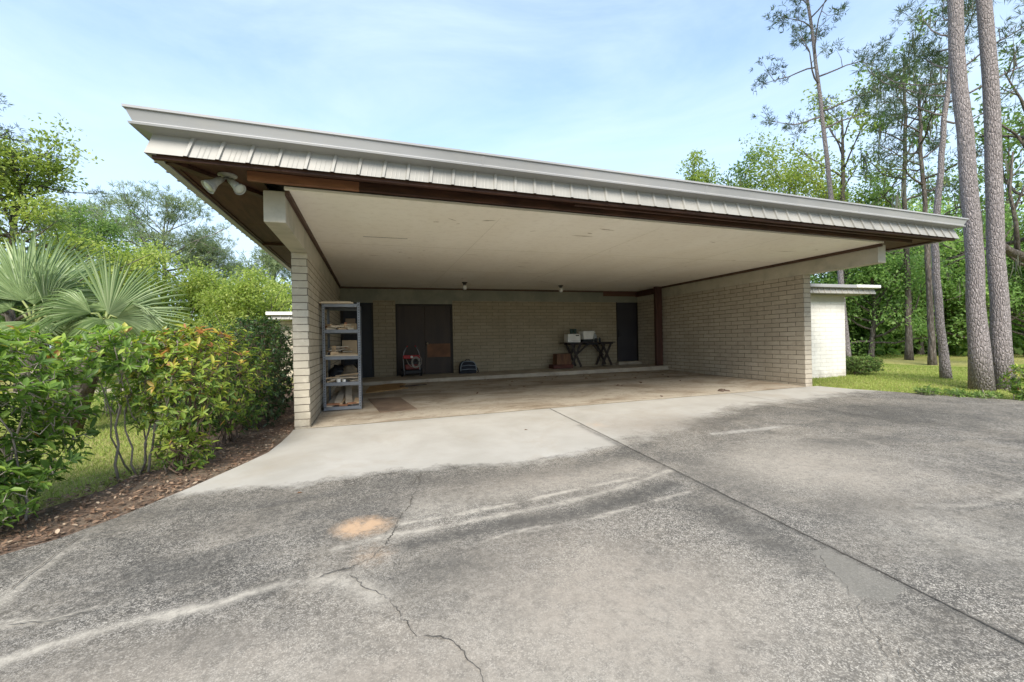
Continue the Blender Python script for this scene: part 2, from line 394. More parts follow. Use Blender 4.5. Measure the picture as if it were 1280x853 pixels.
ru = t.ramp(t.math('MULTIPLY', t.attr('rust'), t.ramp(t.noise(p, 11, 7, .75), [(.32, .15), (.66, 1.35)])), [(.10, 0), (.95, .8)])
c = t.mix(ru, c, (.47,.315,.19))
h = t.math('ADD', t.math('MULTIPLY', fine, .6), t.math('MULTIPLY', fleck, .5))
t.bsdf(c, .88, t.bump(h, .35, .006), 0, .25); M['drive'] = t.m

t = NT('garage_floor'); p = t.pos()
c = t.mix(t.ramp(t.noise(p, .9, 6, .65, .5), [(.32, 0), (.68, 1)]), (.46,.405,.32), (.37,.315,.24))
c = t.mix(t.ramp(t.noise(t.pos((1,1.8,1)), .7, 6, .7, .8), [(.45, 0), (.64, .85)]), c, (.20,.145,.09))
c = t.mix(t.ramp(t.noise(p, 6, 6, .75), [(.54, 0), (.68, .65)]), c, (.14,.105,.07))
sy = t.n('ShaderNodeSeparateXYZ'); t.t.links.new(t.n('ShaderNodeNewGeometry').outputs['Position'], sy.inputs[0])
c = t.mix(t.math('MULTIPLY', t.ramp(t.math('MULTIPLY', sy.outputs[1], .1), [(.93, 0), (1.07, 1), (1.13, .8), (1.17, .3)]), t.ramp(t.noise(t.pos((.6,1,1)), 1.6, 6, .7), [(.36, .1), (.6, .85)])), c, (.15,.115,.08))
c = t.mix(t.ramp(t.noise(p, 40, 3, .6), [(.5, 0), (.75, .35)]), c, (.2,.17,.13))
t.bsdf(c, .8, t.bump(t.noise(p, 60, 3), .15, .005), 0, .3); M['floor'] = t.m
M['crack'] = pmat('crack_dirt', (.05,.044,.036), (.10,.088,.072), 20, .95, 0)
M['cracklight'] = pmat('crack_lime', (.42,.39,.33), (.30,.28,.24), 20, .95, 0, lo=.4, hi=.6)
M['slabgrey'] = pmat('old_slab', (.26,.25,.225), (.19,.185,.17), 3, .9, .3, 60, dirt=((.10,.098,.09), 5, .7))

# ------------------------------------------------------------------ camera, light, sky
cd = bpy.data.cameras.new('camera'); co = bpy.data.objects.new('camera', cd); COL.objects.link(co)
cd.sensor_fit = 'HORIZONTAL'; cd.sensor_width = 36; cd.lens = 36 * F_PX / 1280; cd.clip_start = .05; cd.clip_end = 2000
m = Matrix((( *RT, ), ( *UP, ), ( *(-FWD), ))).transposed().to_4x4(); m.translation = Vector(CAM)
co.matrix_world = m; SC.camera = co

SUN_EL, SUN_AZ = R_(42), math.atan2(-.30, -.95)
sd = Vector((math.sin(SUN_AZ)*math.cos(SUN_EL), math.cos(SUN_AZ)*math.cos(SUN_EL), math.sin(SUN_EL)))
sl = bpy.data.lights.new('sun', 'SUN'); sl.energy = 2.1; sl.angle = R_(28); sl.color = (1, .935, .83)
so = bpy.data.objects.new('sun', sl); COL.objects.link(so); so.rotation_euler = sd.to_track_quat('Z', 'Y').to_euler(); so.location = (0, -10, 20)
w = bpy.data.worlds.new('World'); SC.world = w; w.use_nodes = True; nt = w.node_tree; nt.nodes.clear()
def wn(tp, **k):
    x = nt.nodes.new(tp)
    for a, b in k.items(): setattr(x, a, b)
    return x
sky = wn('ShaderNodeTexSky', sky_type='NISHITA'); sky.sun_disc = False; sky.sun_elevation = SUN_EL; sky.sun_rotation = SUN_AZ
sky.air_density = 1.0; sky.dust_density = .6; sky.ozone_density = 1.3
tc = wn('ShaderNodeTexCoord'); mp = wn('ShaderNodeMapping'); mp.inputs['Scale'].default_value = (1.1, 1.1, 3.4); mp.inputs['Rotation'].default_value = (0, .12, .5)
nt.links.new(tc.outputs['Generated'], mp.inputs[0])
n1 = wn('ShaderNodeTexNoise'); n1.inputs['Scale'].default_value = 1.5; n1.inputs['Detail'].default_value = 9; n1.inputs['Roughness'].default_value = .6; n1.inputs['Distortion'].default_value = .5
nt.links.new(mp.outputs[0], n1.inputs['Vector'])
cr = wn('ShaderNodeValToRGB'); cr.color_ramp.elements[0].position = .38; cr.color_ramp.elements[0].color = (.20,.20,.20,1); cr.color_ramp.elements[1].position = .78; cr.color_ramp.elements[1].color = (.88,.88,.88,1)
nt.links.new(n1.outputs['Fac'], cr.inputs[0])
# thin veil thicker towards the horizon
sxyz = wn('ShaderNodeSeparateXYZ'); nt.links.new(tc.outputs['Generated'], sxyz.inputs[0])
hr = wn('ShaderNodeValToRGB'); hr.color_ramp.elements[0].position = 0.; hr.color_ramp.elements[0].color = (.55,.55,.55,1); hr.color_ramp.elements[1].position = .5; hr.color_ramp.elements[1].color = (0,0,0,1)
nt.links.new(sxyz.outputs[2], hr.inputs[0])
mxf = wn('ShaderNodeMath', operation='ADD', use_clamp=True); nt.links.new(cr.outputs[0], mxf.inputs[0]); nt.links.new(hr.outputs[0], mxf.inputs[1])
mx = wn('ShaderNodeMix', data_type='RGBA'); nt.links.new(mxf.outputs[0], mx.inputs[0]); nt.links.new(sky.outputs[0], mx.inputs[6])
mx.inputs[7].default_value = (2.4, 2.98, 3.65, 1)
bg = wn('ShaderNodeBackground'); bg.inputs[1].default_value = .112; nt.links.new(mx.outputs[2], bg.inputs[0])
wo = wn('ShaderNodeOutputWorld'); nt.links.new(bg.outputs[0], wo.inputs[0])
SC.view_settings.view_transform = 'Standard'; SC.view_settings.look = 'None'; SC.view_settings.exposure = 1.72; SC.view_settings.gamma = 1
SC.view_settings.use_curve_mapping = False
SC.render.engine = 'CYCLES'
try:
    SC.cycles.max_bounces = 10; SC.cycles.diffuse_bounces = 8; SC.cycles.transparent_max_bounces = 8; SC.cycles.use_denoising = True
    SC.cycles.sample_clamp_indirect = 8
except Exception: pass

# ================================================================== GROUND
def grid_mesh(name, X, Y, Z, mat, kind='structure', attrs=None, keep=None):
    r, c = X.shape
    V = np.stack([X.ravel(), Y.ravel(), Z.ravel()], 1)
    i = np.arange(r-1)[:, None]*c + np.arange(c-1)[None]
    Q = np.stack([i, i+1, i+c+1, i+c], -1).reshape(-1, 4)
    if keep is not None: Q = Q[keep.ravel()]
    return tag(quad_mesh(name, V, Q, mat, smooth=True, attrs=attrs), kind=kind)

def hum(x, y):   # gentle unevenness of the lawn
    return .018*np.sin(1.7*x+.6*y) + .014*np.sin(2.9*y-1.1*x+1.) + .010*np.sin(5.1*x+4.3*y)

gx = np.concatenate([[-400,-200,-100,-60,-40,-30], np.arange(-24, 30.01, .22), [36,45,60,100,200,400]])
gy = np.concatenate([[-400,-200,-100,-60,-40,-24,-18], np.arange(-14, 34.01, .22), [38,45,60,100,200,400]])
X, Y = np.meshgrid(gx, gy)
Zg = G(X, Y) - .075
lawn = np.clip((np.abs(X-4)-7)/2, 0, 1)
Zg = Zg + hum(X, Y)*lawn
Zg = Zg - .12*((X > -1.0) & (X < 9.0) & (Y > 6.4) & (Y < 13.5))
grid_mesh('ground', X, Y, Zg, M['ground'])
def ground_z(x, y):
    l = np.clip((np.abs(np.asarray(x, float)-4)-7)/2, 0, 1)
    return G(x, y) - .075 + hum(np.asarray(x, float), np.asarray(y, float))*l

EDGE = np.array([(-3.6,-12),(-3.6,2.2),(-3.3,3.0),(-2.75,3.42),(-2.3,3.68),(-2.08,3.84),(-1.86,4.12),(-1.55,4.67),(-1.32,5.18),(-1.15,5.59),(-1.09,6.02),(-1.06,6.4),(-1.05,6.75)])
REDGE = np.array([(14.5,-12),(13.5,0.5),(12.2,2.8),(10.9,4.3),(10.2,5.05),(9.86,5.62),(9.55,6.1),(9.27,6.5),(9.12,6.85),(8.98,7.3)])
def xl(y): return np.interp(y, EDGE[:,1], EDGE[:,0])
def xr(y): return np.interp(y, REDGE[:,1], REDGE[:,0])
tt = np.concatenate([np.linspace(0, .60, 40, endpoint=False), np.linspace(.60, 1, 330)])
ss = np.linspace(0, 1, 560)
yl_, yr_ = -12+tt*(6.655+12), -12+tt*(7.02+12)
XD = xl(yl_)[:,None]*(1-ss)[None] + xr(yr_)[:,None]*ss[None]
YD = -12 + tt[:,None]*(front_y(XD)+12)
ZD = G(XD, YD) + .0025*np.sin(1.3*XD+2.1*YD) * np.clip((6.4-YD), 0, 1)

def pdist(X, Y, pts):
    d = np.full(X.shape, 1e9)
    for (x0, y0), (x1, y1) in zip(pts[:-1], pts[1:]):
        dx, dy = x1-x0, y1-y0; L = dx*dx+dy*dy+1e-12
        tq = np.clip(((X-x0)*dx+(Y-y0)*dy)/L, 0, 1)
        d = np.minimum(d, np.hypot(X-x0-tq*dx, Y-y0-tq*dy))
    return d
BOUND = np.array([(-6,4.5),(-1.71,4.42),(-0.62,4.42),(0.39,4.45),(1.33,4.27),(2.2,4.42),(2.88,4.58),(3.55,4.80),(4.6,5.3),(5.61,5.75),(7.06,5.85),(9.0,6.1),(14,6)])
bd = np.interp(XD, BOUND[:,0], BOUND[:,1]) + .03*np.sin(2.3*XD)+.02*np.sin(5.1*XD+2)
dirt = np.clip(.5 + (bd-YD)/np.where(XD > 2.75, 1.3, .55), 0, 1)
# a paler tongue right of the joint beside the darker field
dirt = np.minimum(dirt, 1-.55*np.exp(-((XD-4.6)/1.4)**2-((YD-4.55)/.10)**2))
S1 = [(-2.6,2.3),(-1.56,2.49),(-1.42,2.57),(-1.15,2.64),(-0.83,2.65),(-0.7,2.7),(-0.5,2.75)]
S2 = [(-2.3,2.78),(-1.76,2.82),(-1.54,2.78),(-1.34,2.84)]
S3 = [(0.19,3.28),(0.6,3.30),(1.04,3.35),(1.53,3.44),(2.36,3.56)]
S3b = [(-.25,3.06),(0.02,3.12),(0.49,3.14),(0.98,3.19),(1.4,3.23),(2.0,3.36),(2.7,3.6)]
S4 = [(0.55,2.80),(0.89,2.90),(1.43,2.89),(2.02,3.01),(2.61,3.12)]
S5 = [(4.92,5.1),(4.75,4.5),(4.67,4.15),(5.1,3.95),(5.52,3.86),(5.46,3.35),(5.48,2.46)]
S6 = [(4.0,2.3),(4.39,2.16),(4.68,2.17),(5.12,2.21),(6,2.4)]
S7 = [(-.3,2.72),(-.12,2.62),(.02,2.45)]
S8 = [(2.58,2.01),(2.41,1.74),(2.24,1.54),(2.15,1.4),(1.94,1.24),(1.7,1.0)]
wob = .02*np.sin(9*XD+5*YD)+.012*np.sin(23*XD-11*YD)
light = np.zeros_like(XD)
for P, wd, a in ((S1,.034,1.),(S2,.016,.9),([(-1.88,2.6),(-1.91,3.1),(-1.93,3.53),(-1.92,3.95)],.022,.75),(S3,.022,1.),(S3b,.030,.8),(S4,.012,.8),(S5,.02,.3),(S6,.03,.4),(S7,.07,.7),(S8,.022,.45)):
    light = np.maximum(light, a*np.exp(-np.abs((pdist(XD, YD, P)+wob*.6)/wd)**1.5))
# streaky worn band under the first line
light = np.maximum(light, .35*np.exp(-((YD-3.45-.14*XD)/.22)**2)*((XD > .2) & (XD < 2.6)))
light = np.maximum(light, .55*np.exp(-((XD-1.0)/1.1)**2-((YD-1.75)/.55)**2))
light = np.maximum(light, .4*np.exp(-((XD+.5)/.8)**2-((YD-1.95)/.35)**2))
light = np.maximum(light, .5*np.exp(-((XD-4.1)/.9)**2-((YD-3.3)/.7)**2))
light = np.maximum(light, .35*np.exp(-((XD-3.7)/.6)**2-((YD-1.9)/.5)**2))
dark = np.zeros_like(XD)
S4d = [(0.2,2.95),(0.9,3.03),(1.43,3.02),(2.02,3.15),(2.5,3.3)]
dark = np.maximum(dark, .85*np.exp(-(pdist(XD, YD, S4d)/.10)**2))
dark = np.maximum(dark, .75*np.exp(-((XD-.45)/.45)**2-((YD-2.6)/.25)**2))
dark = np.maximum(dark, .7*np.exp(-((XD-2.45)/.22)**2-((YD-2.35)/.75)**2))
dark = np.maximum(dark, .65*np.exp(-((XD-4.5)/.9)**2-((YD-5.15)/.32)**2))
dark = np.maximum(dark, .7*np.exp(-((XD-7.4)/1.6)**2-((YD-4.6)/.8)**2))
dark = np.maximum(dark, .55*np.exp(-((XD-3.1)/.35)**2-((YD-3.3)/1.)**2))
dark = np.maximum(dark, .5*np.exp(-((XD+1.1)/.7)**2-((YD-3.1)/.2)**2))
dark = np.maximum(dark, .5*np.exp(-((YD-bd+.38)/.22)**2)*(XD < 2.7))
dark = np.maximum(dark, .6*np.exp(-((XD-5.3)/1.3)**2-((YD-3.75)/.22)**2))
dark = np.maximum(dark, .55*np.exp(-((XD-3.6)/.5)**2-((YD-2.5)/.28)**2))
dark = np.maximum(dark, .6*np.exp(-((XD-4.4)/.6)**2-((YD-1.7)/.3)**2))
dark = np.maximum(dark, .5*np.exp(-((XD+.4)/1.0)**2-((YD-3.75)/.35)**2))
dark = np.maximum(dark, .5*np.exp(-((XD+.75)/.5)**2-((YD-2.35)/.14)**2))
# damp edge line along the outer half of each joint
dark = np.maximum(dark, .6*np.exp(-((XD-2.72)/.05)**2)*(YD < 5.6))
# a smooth cement patch between the joint and the branching crack
poly = np.array([(2.58,2.05),(2.70,2.05),(2.70,1.62),(2.50,1.57),(2.36,1.66),(2.42,1.78)])
def inside(X, Y, P):
    r = np.zeros(X.shape, bool); n = len(P)
    for i in range(n):
        x0, y0 = P[i]; x1, y1 = P[(i+1) % n]
        r ^= ((y0 > Y) != (y1 > Y)) & (X < (x1-x0)*(Y-y0)/(y1-y0+1e-12)+x0)
    return r
beige = .9*np.exp(-((XD-1.15)/.75)**2-((YD-2.0)/.75)**2)
beige = np.maximum(beige, .8*np.exp(-((XD-.1)/.8)**2-((YD-1.75)/.5)**2))
beige = np.maximum(beige, .6*np.exp(-((XD+.9)/.9)**2-((YD-2.2)/.28)**2))
beige = np.maximum(beige, .75*np.exp(-((XD-3.6)/.9)**2-((YD-5.3)/.45)**2))
beige = np.maximum(beige, .55*np.exp(-((XD-1.5)/1.1)**2-((YD-3.75)/.3)**2))
beige = np.maximum(beige, .5*np.exp(-((XD-4.2)/1.0)**2-((YD-3.2)/.8)**2))
patch = inside(XD, YD, poly).astype(float)
rust = 1.15*np.exp(-(((XD+.09)/.19)**2+((YD-3.33)/.155)**2)**1.4)
rust = np.maximum(rust, .35*np.exp(-((XD+.02)/.16)**2-((YD-2.92)/.16)**2))
rust = np.maximum(rust, .33*np.exp(-((XD-2.95)/.2)**2-((YD-5.5)/.2)**2))
grid_mesh('driveway', XD, YD, ZD, M['drive'], attrs=dict(beige=beige.ravel(), dirt=dirt.ravel(), light=light.ravel(), dark=dark.ravel(), patch=patch.ravel(), rust=rust.ravel()))
# its cast edges
mb = MB()
for col in (0, -1):
    for a in range(0, len(tt)-1):
        p, q = (XD[a,col], YD[a,col], ZD[a,col]), (XD[a+1,col], YD[a+1,col], ZD[a+1,col])
        mb.add([p, q, (q[0],q[1],q[2]-.2), (p[0],p[1],p[2]-.2)], [(0,1,2,3)])
tag(mb.build('driveway_edge', M['slabgrey']), kind='structure')

def ribbon(mb, pts, w, lift=.004, seg=.018, jit=.016, r=np.random.default_rng(3), even=False):
    pts = np.array(pts, float); L = np.concatenate([[0], np.cumsum(np.hypot(*np.diff(pts, axis=0).T))])
    n = max(3, int(L[-1]/seg)); s = np.linspace(0, L[-1], n)
    x = np.interp(s, L, pts[:,0]); y = np.interp(s, L, pts[:,1])
    k = np.convolve(r.normal(size=n+8), np.ones(5)/5, 'same')[4:-4]; k2 = r.normal(size=n)
    tx, ty = np.gradient(x), np.gradient(y); l = np.hypot(tx, ty)+1e-9; nx, ny = -ty/l, tx/l
    off = jit*(k*1.4+k2*.22); ww = w*np.clip(.4+.7*r.random(n)+.4*np.sin(s*11+k*2), .22, 1.5)/2
    ww = np.full(n, w/2)*(.85+.3*r.random(n)) if even else ww; ww[0] = ww[-1] = .0008
    V = []
    for i in range(n):
        for sg in (-1, 1):
            px, py = x[i]+nx[i]*(off[i]+sg*ww[i]), y[i]+ny[i]*(off[i]+sg*ww[i])
            V.append((px, py, float(G(px, py))+lift+.0025))
    mb.add(V, [(2*i, 2*i+1, 2*i+3, 2*i+2) for i in range(n-1)])
C1 = [(0.43,4.36),(0.36,3.99),(0.29,3.7),(0.17,3.35),(0.1,3.12),(-0.03,2.84),(-0.18,2.79),(-0.36,2.74)]
C2 = [(-0.16,2.69),(-0.05,2.55),(0.05,2.41),(0.09,2.28),(0.14,2.16),(0.18,2.08)]
C2b = [(0.2,2.07),(0.27,2.04),(0.34,1.94),(0.37,1.82),(0.41,1.73),(.46,1.5)]
C3 = [(0.0,4.40),(0.44,4.43),(0.86,4.38),(1.33,4.29),(1.88,4.36),(2.5,4.5)]
mb = MB()
for P, wd in ((C1,.0062),(C2,.005),(C2b,.006),(C3,.004),([(2.17,1.34),(2.12,1.27),(2.05,1.15)],.004),([(.38,4.36),(.33,4.0)],.005)): ribbon(mb, P, wd)
ribbon(mb, S8, .003); ribbon(mb, [(-2.3,2.76),(-1.76,2.80),(-1.54,2.765),(-1.34,2.82)], .005)
tag(mb.build('driveway_crack', M['crack']), kind='structure')
mb = MB()
ribbon(mb, [(2.78,6.80),(2.755,4),(2.735,1.9),(2.72,1.0),(2.70,-6)], .0095, jit=.0025, seg=.05, even=True)
ribbon(mb, [(6.63,6.92),(6.85,5.14),(6.92,4.09),(7.02,3.02),(7.1,-3)], .011, jit=.004, seg=.05, even=True)
tag(mb.build('driveway_joint', M['crack']), kind='structure')
mb = MB()
ribbon(mb, [(-1.90,2.6),(-1.93,3.1),(-1.95,3.53),(-1.935,3.80)], .006, jit=.008, seg=.02)
tag(mb.build('driveway_seam', M['crack']), kind='structure')

# carport floor slab behind the apron
xs = np.linspace(-.842, 8.77, 60); ts = np.linspace(0, 1, 40)
X, T_ = np.meshgrid(xs, ts); Y = front_y(X) + .006 + T_*(13.22-front_y(X)-.006)
grid_mesh('carport_floor', X, Y, slab(X, Y)+.003, M['floor'])

# mulch bed along the left edge of the drive
yv = np.concatenate([np.linspace(-4, 2, 30, endpoint=False), np.linspace(2, 7, 260), np.linspace(7.05, 13.5, 60)]); tv = np.linspace(0, 1, 16)
wid = 1.15 + .22*np.sin(1.9*yv) + .13*np.sin(4.7*yv+1)
Xi = np.where(yv < 6.72, xl(yv), -1.06)
X = Xi[:,None] + .05*(yv < 6.6)[:,None] - .008 - tv[None]*wid[:,None]; Y = np.repeat(yv[:,None], 16, 1)
Z = G(X, Y) - .012 - .05*tv[None]**3 + .006*np.sin(13*X+7*Y)*tv[None]
grid_mesh('mulch_bed', X, Y, Z, M['mulch'])
# a pale sandy walk seen through the shrubs at the far left lawn
X, Y = np.meshgrid(np.linspace(-14, -3.1, 40), np.linspace(13.2, 14.8, 8)); Yw = Y+.25*np.sin(X*.5)
grid_mesh('path', X, Yw, ground_z(X, Yw)+.02, pmat('sand', (.36,.31,.23), (.28,.24,.17), 6, .9, .3))

# ================================================================== CARPORT
CB = thing('carport', (-.844, 6.73, 0), 'large open carport with painted block side walls and an overhanging flat roof', 'carport')
YB = 13.222; ZC = 2.776; ZB = 2.442
def pz(x): return .2 + .0105*x      # top of the raised step along the back
MB().box(-1.05, -.844, 6.73, 14.0, -.3, ZB).build('side_wall', M['brick'], CB, bevel=.004)
MB().box(8.772, 8.97, 7.06, 14.0, -.3, ZB).build('side_wall', M['brick_right'], CB, bevel=.004)
bw = MB()
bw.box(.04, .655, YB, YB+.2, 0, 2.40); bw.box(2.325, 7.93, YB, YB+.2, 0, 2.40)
bw.box(-.84, 8.77, YB+.205, YB+.25, 0, 2.75)  # added unseen cover behind the doors, keeps daylight out of their gaps
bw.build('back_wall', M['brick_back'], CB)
lb = MB().box(-.843, 8.771, YB-.004, YB+.2, 2.402, ZC-.002)
lb.box(.657, 2.323, YB+.004, YB+.2, 2.30, 2.401); lb.box(-.843, .038, YB+.004, YB+.2, 2.33, 2.401)
lb.build('lintel', M['beam_grey'], CB)
# beams carried past the walls
MB().box(-1.052, -.842, 5.13, 14.0, ZB+.002, ZC).build('beam', M['beam'], CB, bevel=.008)
MB().box(8.770, 8.972, 5.60, 14.0, ZB+.002, ZC).build('beam', M['beam'], CB, bevel=.008)
ceil_mb = MB().prism([(-.842,5.06),(8.770,5.50),(8.770,YB),(-.842,YB)], ZC+.001, ZC+.03)
tr = MB()
tr.box(-.840, -.80, 5.10, YB, ZC-.055, ZC); tr.box(8.728, 8.768, 5.52, YB, ZC-.055, ZC); tr.box(-.80, 8.728, YB-.045, YB-.006, ZC-.05, ZC)
tr.build('ceiling_trim', M['trim'], CB)
cs = MB()
cs.box(-.1, .55, 7.0, 7.012, ZC-.0015, ZC+.004)
rs = np.random.default_rng(8)
stn = MB()
for k in range(34):
    x0, y0 = -.4+8.6*rs.random(), 5.7+7*rs.random()**1.2; a0 = rs.normal()*.3; L0 = (.05+.22*rs.random()**2)*(1 if k % 3 else 1.8); w0 = .006+.014*rs.random(); n0 = 7
    top = [(x0+L0*(q/n0-.5), y0+a0*L0*(q/n0)+w0*math.sin(math.pi*q/n0)*(.5+rs.random())) for q in range(n0+1)]; bot_ = [(x0+L0*(q/n0-.5), y0+a0*L0*(q/n0)-w0*math.sin(math.pi*q/n0)*(.5+rs.random())-.001) for q in range(n0, -1, -1)]
    stn.add([(x, y, ZC-.0012) for x, y in top+bot_], [tuple(range(2*(n0+1)))])
sm = MB()
for yy_ in (7.55, 9.99, 12.43): sm.box(-.79, 8.72, yy_, yy_+.006, ZC-.0008, ZC+.003)
for xx_ in (1.64, 4.08, 6.52): sm.box(xx_, xx_+.004, 5.55, 13.16, ZC-.0006, ZC+.003)
build_multi('ceiling', [(ceil_mb, M['ceil']), (cs, M['gasket']), (stn, M['ceilstain']), (sm, M['ceilseam'])], CB)

# step along the back
MB().prism([(-.84,11.62),(8.765,11.6),(8.765,YB),(-.84,YB)], -.05, lambda x, y: pz(x)).build('step', M['concrete_step'], CB, bevel=.012)
MB().box(7.86, 8.75, 12.98, YB+.03, pz(8)+.002, .385).build('door_sill', M['concrete_step'], CB, bevel=.01)

# doors
def leaf(x0, x1, z0, z1, mat, y=YB+.03): return MB().box(x0, x1, y, y+.045, z0, z1).build('door', mat, CB, bevel=.004)
fr = MB().box(.657, .70, YB-.01, YB+.1, .2, 2.298); fr.box(2.28, 2.323, YB-.01, YB+.1, .2, 2.298); fr.box(.70, 2.28, YB-.01, YB+.1, 2.255, 2.298)
fr.build('door_frame', M['frame'], CB)
d1 = leaf(.703, 1.488, .225, 2.252, M['doorbrown'])
d2 = leaf(1.494, 2.277, .225, 2.252, M['doorbrown']); d2['label'] = 'brown door leaf with a worn rusty lower panel'
MB().box(1.55, 2.24, YB+.024, YB+.029, .72, 1.12).build('kick_panel', M['doorrust'], d2)
MB().lathe([(.012,0),(.012,.04),(.03,.05),(.036,.066),(.03,.085),(.0,.09)], (1.555, YB+.03, 1.13), (0,-1,0), 14).build('handle', M['knob'], d2, smooth=True)
fr = MB().box(7.932, 7.965, YB-.01, YB+.1, .387, 2.40); fr.box(8.738, 8.770, YB-.01, YB+.1, .387, 2.40)
fr.build('door_frame', M['frame'], CB)
d3 = leaf(7.968, 8.735, .39, 2.395, M['doorgrey']); d3['label'] = 'charcoal single door'
MB().box(8.0, 8.045, YB+.022, YB+.0295, 1.22, 1.44).tube([(8.02,YB+.02,1.28),(8.02,YB-.03,1.28),(8.14,YB-.03,1.27)], .010, 8).lathe([(.024,0),(.024,.014),(.0,.016)], (8.02, YB+.03, 1.46), (0,-1,0), 12).build('handle', M['black'], d3)
d4 = leaf(-.76, -.002, .2, 2.328, M['doornavy']); d4['label'] = 'near black door beside the shelves'
MB().box(-.842, -.763, YB-.006, YB+.1, .2, 2.329).box(.0, .038, YB-.006, YB+.1, .2, 2.329).build('door_frame', M['frame'], CB)

# brown post and the header boards it carries
po = MB().box(8.49, 8.60, 11.78, 11.90, pz(8.6)+.002, ZC-.002).box(8.605, 8.715, 11.79, 11.89, pz(8.6)+.002, ZC-.002)
po.build('post', M['postwood'], CB, bevel=.006)
MB().box(7.42, 8.726, YB-.055, YB-.0455+.0, 2.60, ZC-.002).build('header_board', M['redboard'], CB, bevel=.004)
MB().box(8.66, 8.726, 11.905, YB-.057, 2.58, ZC-.056).build('header_board', M['postwood'], CB, bevel=.004)

# soffit and rim timbers
A0 = (-1.83, 4.53); B0 = (10.08, 5.10); LB = (-1.70, 14.1); RB = (10.08, 14.3)
def fr_y(x, off=0): return A0[1] + (B0[1]-A0[1])*(x-A0[0])/(B0[0]-A0[0]) + off
ZS = 2.862
def pan(x0, x1, y0a, y0b, y1): return [(x0,y0a),(x1,y0b),(x1,y1),(x0,y1)]
ys = [4.60, 6.95, 9.3, 11.65, 14.1]
for xo, xi, bk in ((-1.80, -1.054, -1.76), (10.03, 8.974, 10.03)):
    sf = MB(); s_ = 1 if xo < 0 else -1
    for k in range(4):
        y0 = ys[k]+.003
        sf.prism([(xo, y0 if k else fr_y(xo)+.05),(xi, y0 if k else fr_y(xi)+.05),(xi,ys[k+1]-.003),(bk,ys[k+1]-.003)][::s_], ZS, ZS+.015+.002*k)
    sf.build('soffit', M['soffit'], CB)
rim = MB()
rim.prism([(-1.052,fr_y(-1.05)+.05),(8.972,fr_y(8.97)+.05),(8.972,5.44),(-1.052,4.97)], ZS+.002, ZS+.02)
rim.build('soffit_board', M['rimwood'], CB)
def rimbar(x0, x1, o0, o1, z0, z1, name, mat):
    return MB().prism([(x0,fr_y(x0,o0)),(x1,fr_y(x1,o0)),(x1,fr_y(x1,o1)),(x0,fr_y(x0,o1))], z0, z1).build(name, mat, CB, bevel=.004)
# outer rim behind the metal, ledger in front of the ceiling
rimbar(-1.79, 10.02, .035, .085, 2.80, ZS+.03, 'rim_board', M['rimwood'])
r2 = MB()
r2.prism([(-1.13,4.848),(-.1,4.90),(-.1,4.951),(-1.13,4.90)], ZC-.004, ZS+.001)
r2.build('ledger_board', M['rustwood'], CB, bevel=.004)
r3 = MB().prism([(-.095,4.90),(9.3,5.37),(9.3,5.42),(-.095,4.951)], ZC-.004, ZS+.001)
r3.prism([(2.4,4.90),(9.9,5.265),(9.9,5.31),(2.4,4.945)], ZC+.028, ZS+.0005)
r3.build('ledger_board', M['rimwood'], CB, bevel=.004)
for xa, xb, ya, yb2 in ((-1.765,-1.64,14.0,14.0),(10.02,10.03,14.2,14.2)):
    s_ = 1 if xa < 0 else -1
    MB().prism([(xa,fr_y(xa)+.09),(xa+.05*s_,fr_y(xa)+.09),(xb+.05*s_,ya),(xb,ya)][::s_], 2.845, ZS+.03).build('rim_board', M['rimwood'], CB)
for q in ([(-1.826,4.56),(-1.755,4.56),(-1.625,14.05),(-1.696,14.05)], [(10.026,5.14),(10.074,5.14),(10.074,14.2),(10.026,14.2)]):
    MB().prism(q, 2.828, 2.842).build('drip_edge', M['gutter'], CB)
# short braces of the left soffit
MB().bar((-1.72,4.72,ZS-.022),(-1.10,5.6,ZS-.022),.09,.04).build('soffit_brace', M['rimwood'], CB, bevel=.003)
MB().bar((-1.70,8.2,ZS-.022),(-1.056,8.2,ZS-.022),.09,.04).build('soffit_brace', M['rimwood'], CB, bevel=.003)

# ribbed metal skirt
def skirt(mb, a, b, a2, b2, z0, z1, out, step=.238, start=.30, dep=.018):
    a, b, a2, b2 = map(np.array, (a, b, a2, b2)); L = np.linalg.norm(b-a); out = np.array(out)
    prof = [(0, 0)]; s = start
    while s < L-.06:
        prof += [(s-.021,0),(s-.012,dep),(s+.012,dep),(s+.021,0)]
        for q in (.08,.12,.16):
            if s+q+.01 < L: prof += [(s+q-.006,0),(s+q,.0015),(s+q+.006,0)]
        s += step
    prof.append((L, 0)); prof = sorted(set(prof)); V = []
    for s, o in prof:
        p = a+(b-a)*s/L+out*o; q = a2+(b2-a2)*s/L+out*o
        V += [(p[0],p[1],z0),(q[0],q[1],z1)]
    mb.add(V, [(2*i,2*i+2,2*i+3,2*i+1) for i in range(len(prof)-1)])
A1 = (-1.77, 4.565); B1 = (9.98, 5.14); LB1 = (-1.64, 14.1); RB1 = (9.98, 14.3)
n_f = np.array([-(B0[1]-A0[1]), 0]); fdir = np.array(B0)-np.array(A0); fdir /= np.linalg.norm(fdir)
sk = MB(); skirt(sk, A0, B0, A1, B1, 2.83, 3.02, (fdir[1], -fdir[0])); sk.build('metal_skirt', M['siding'], CB, solid=.004)
sk = MB(); skirt(sk, LB, A0, LB1, A1, 2.83, 3.02, (-1,0)); sk.build('metal_skirt', M['siding'], CB, solid=.004)
sk = MB(); skirt(sk, B0, RB, B1, RB1, 2.83, 3.02, (1,0)); sk.build('metal_skirt', M['siding'], CB, solid=.004)

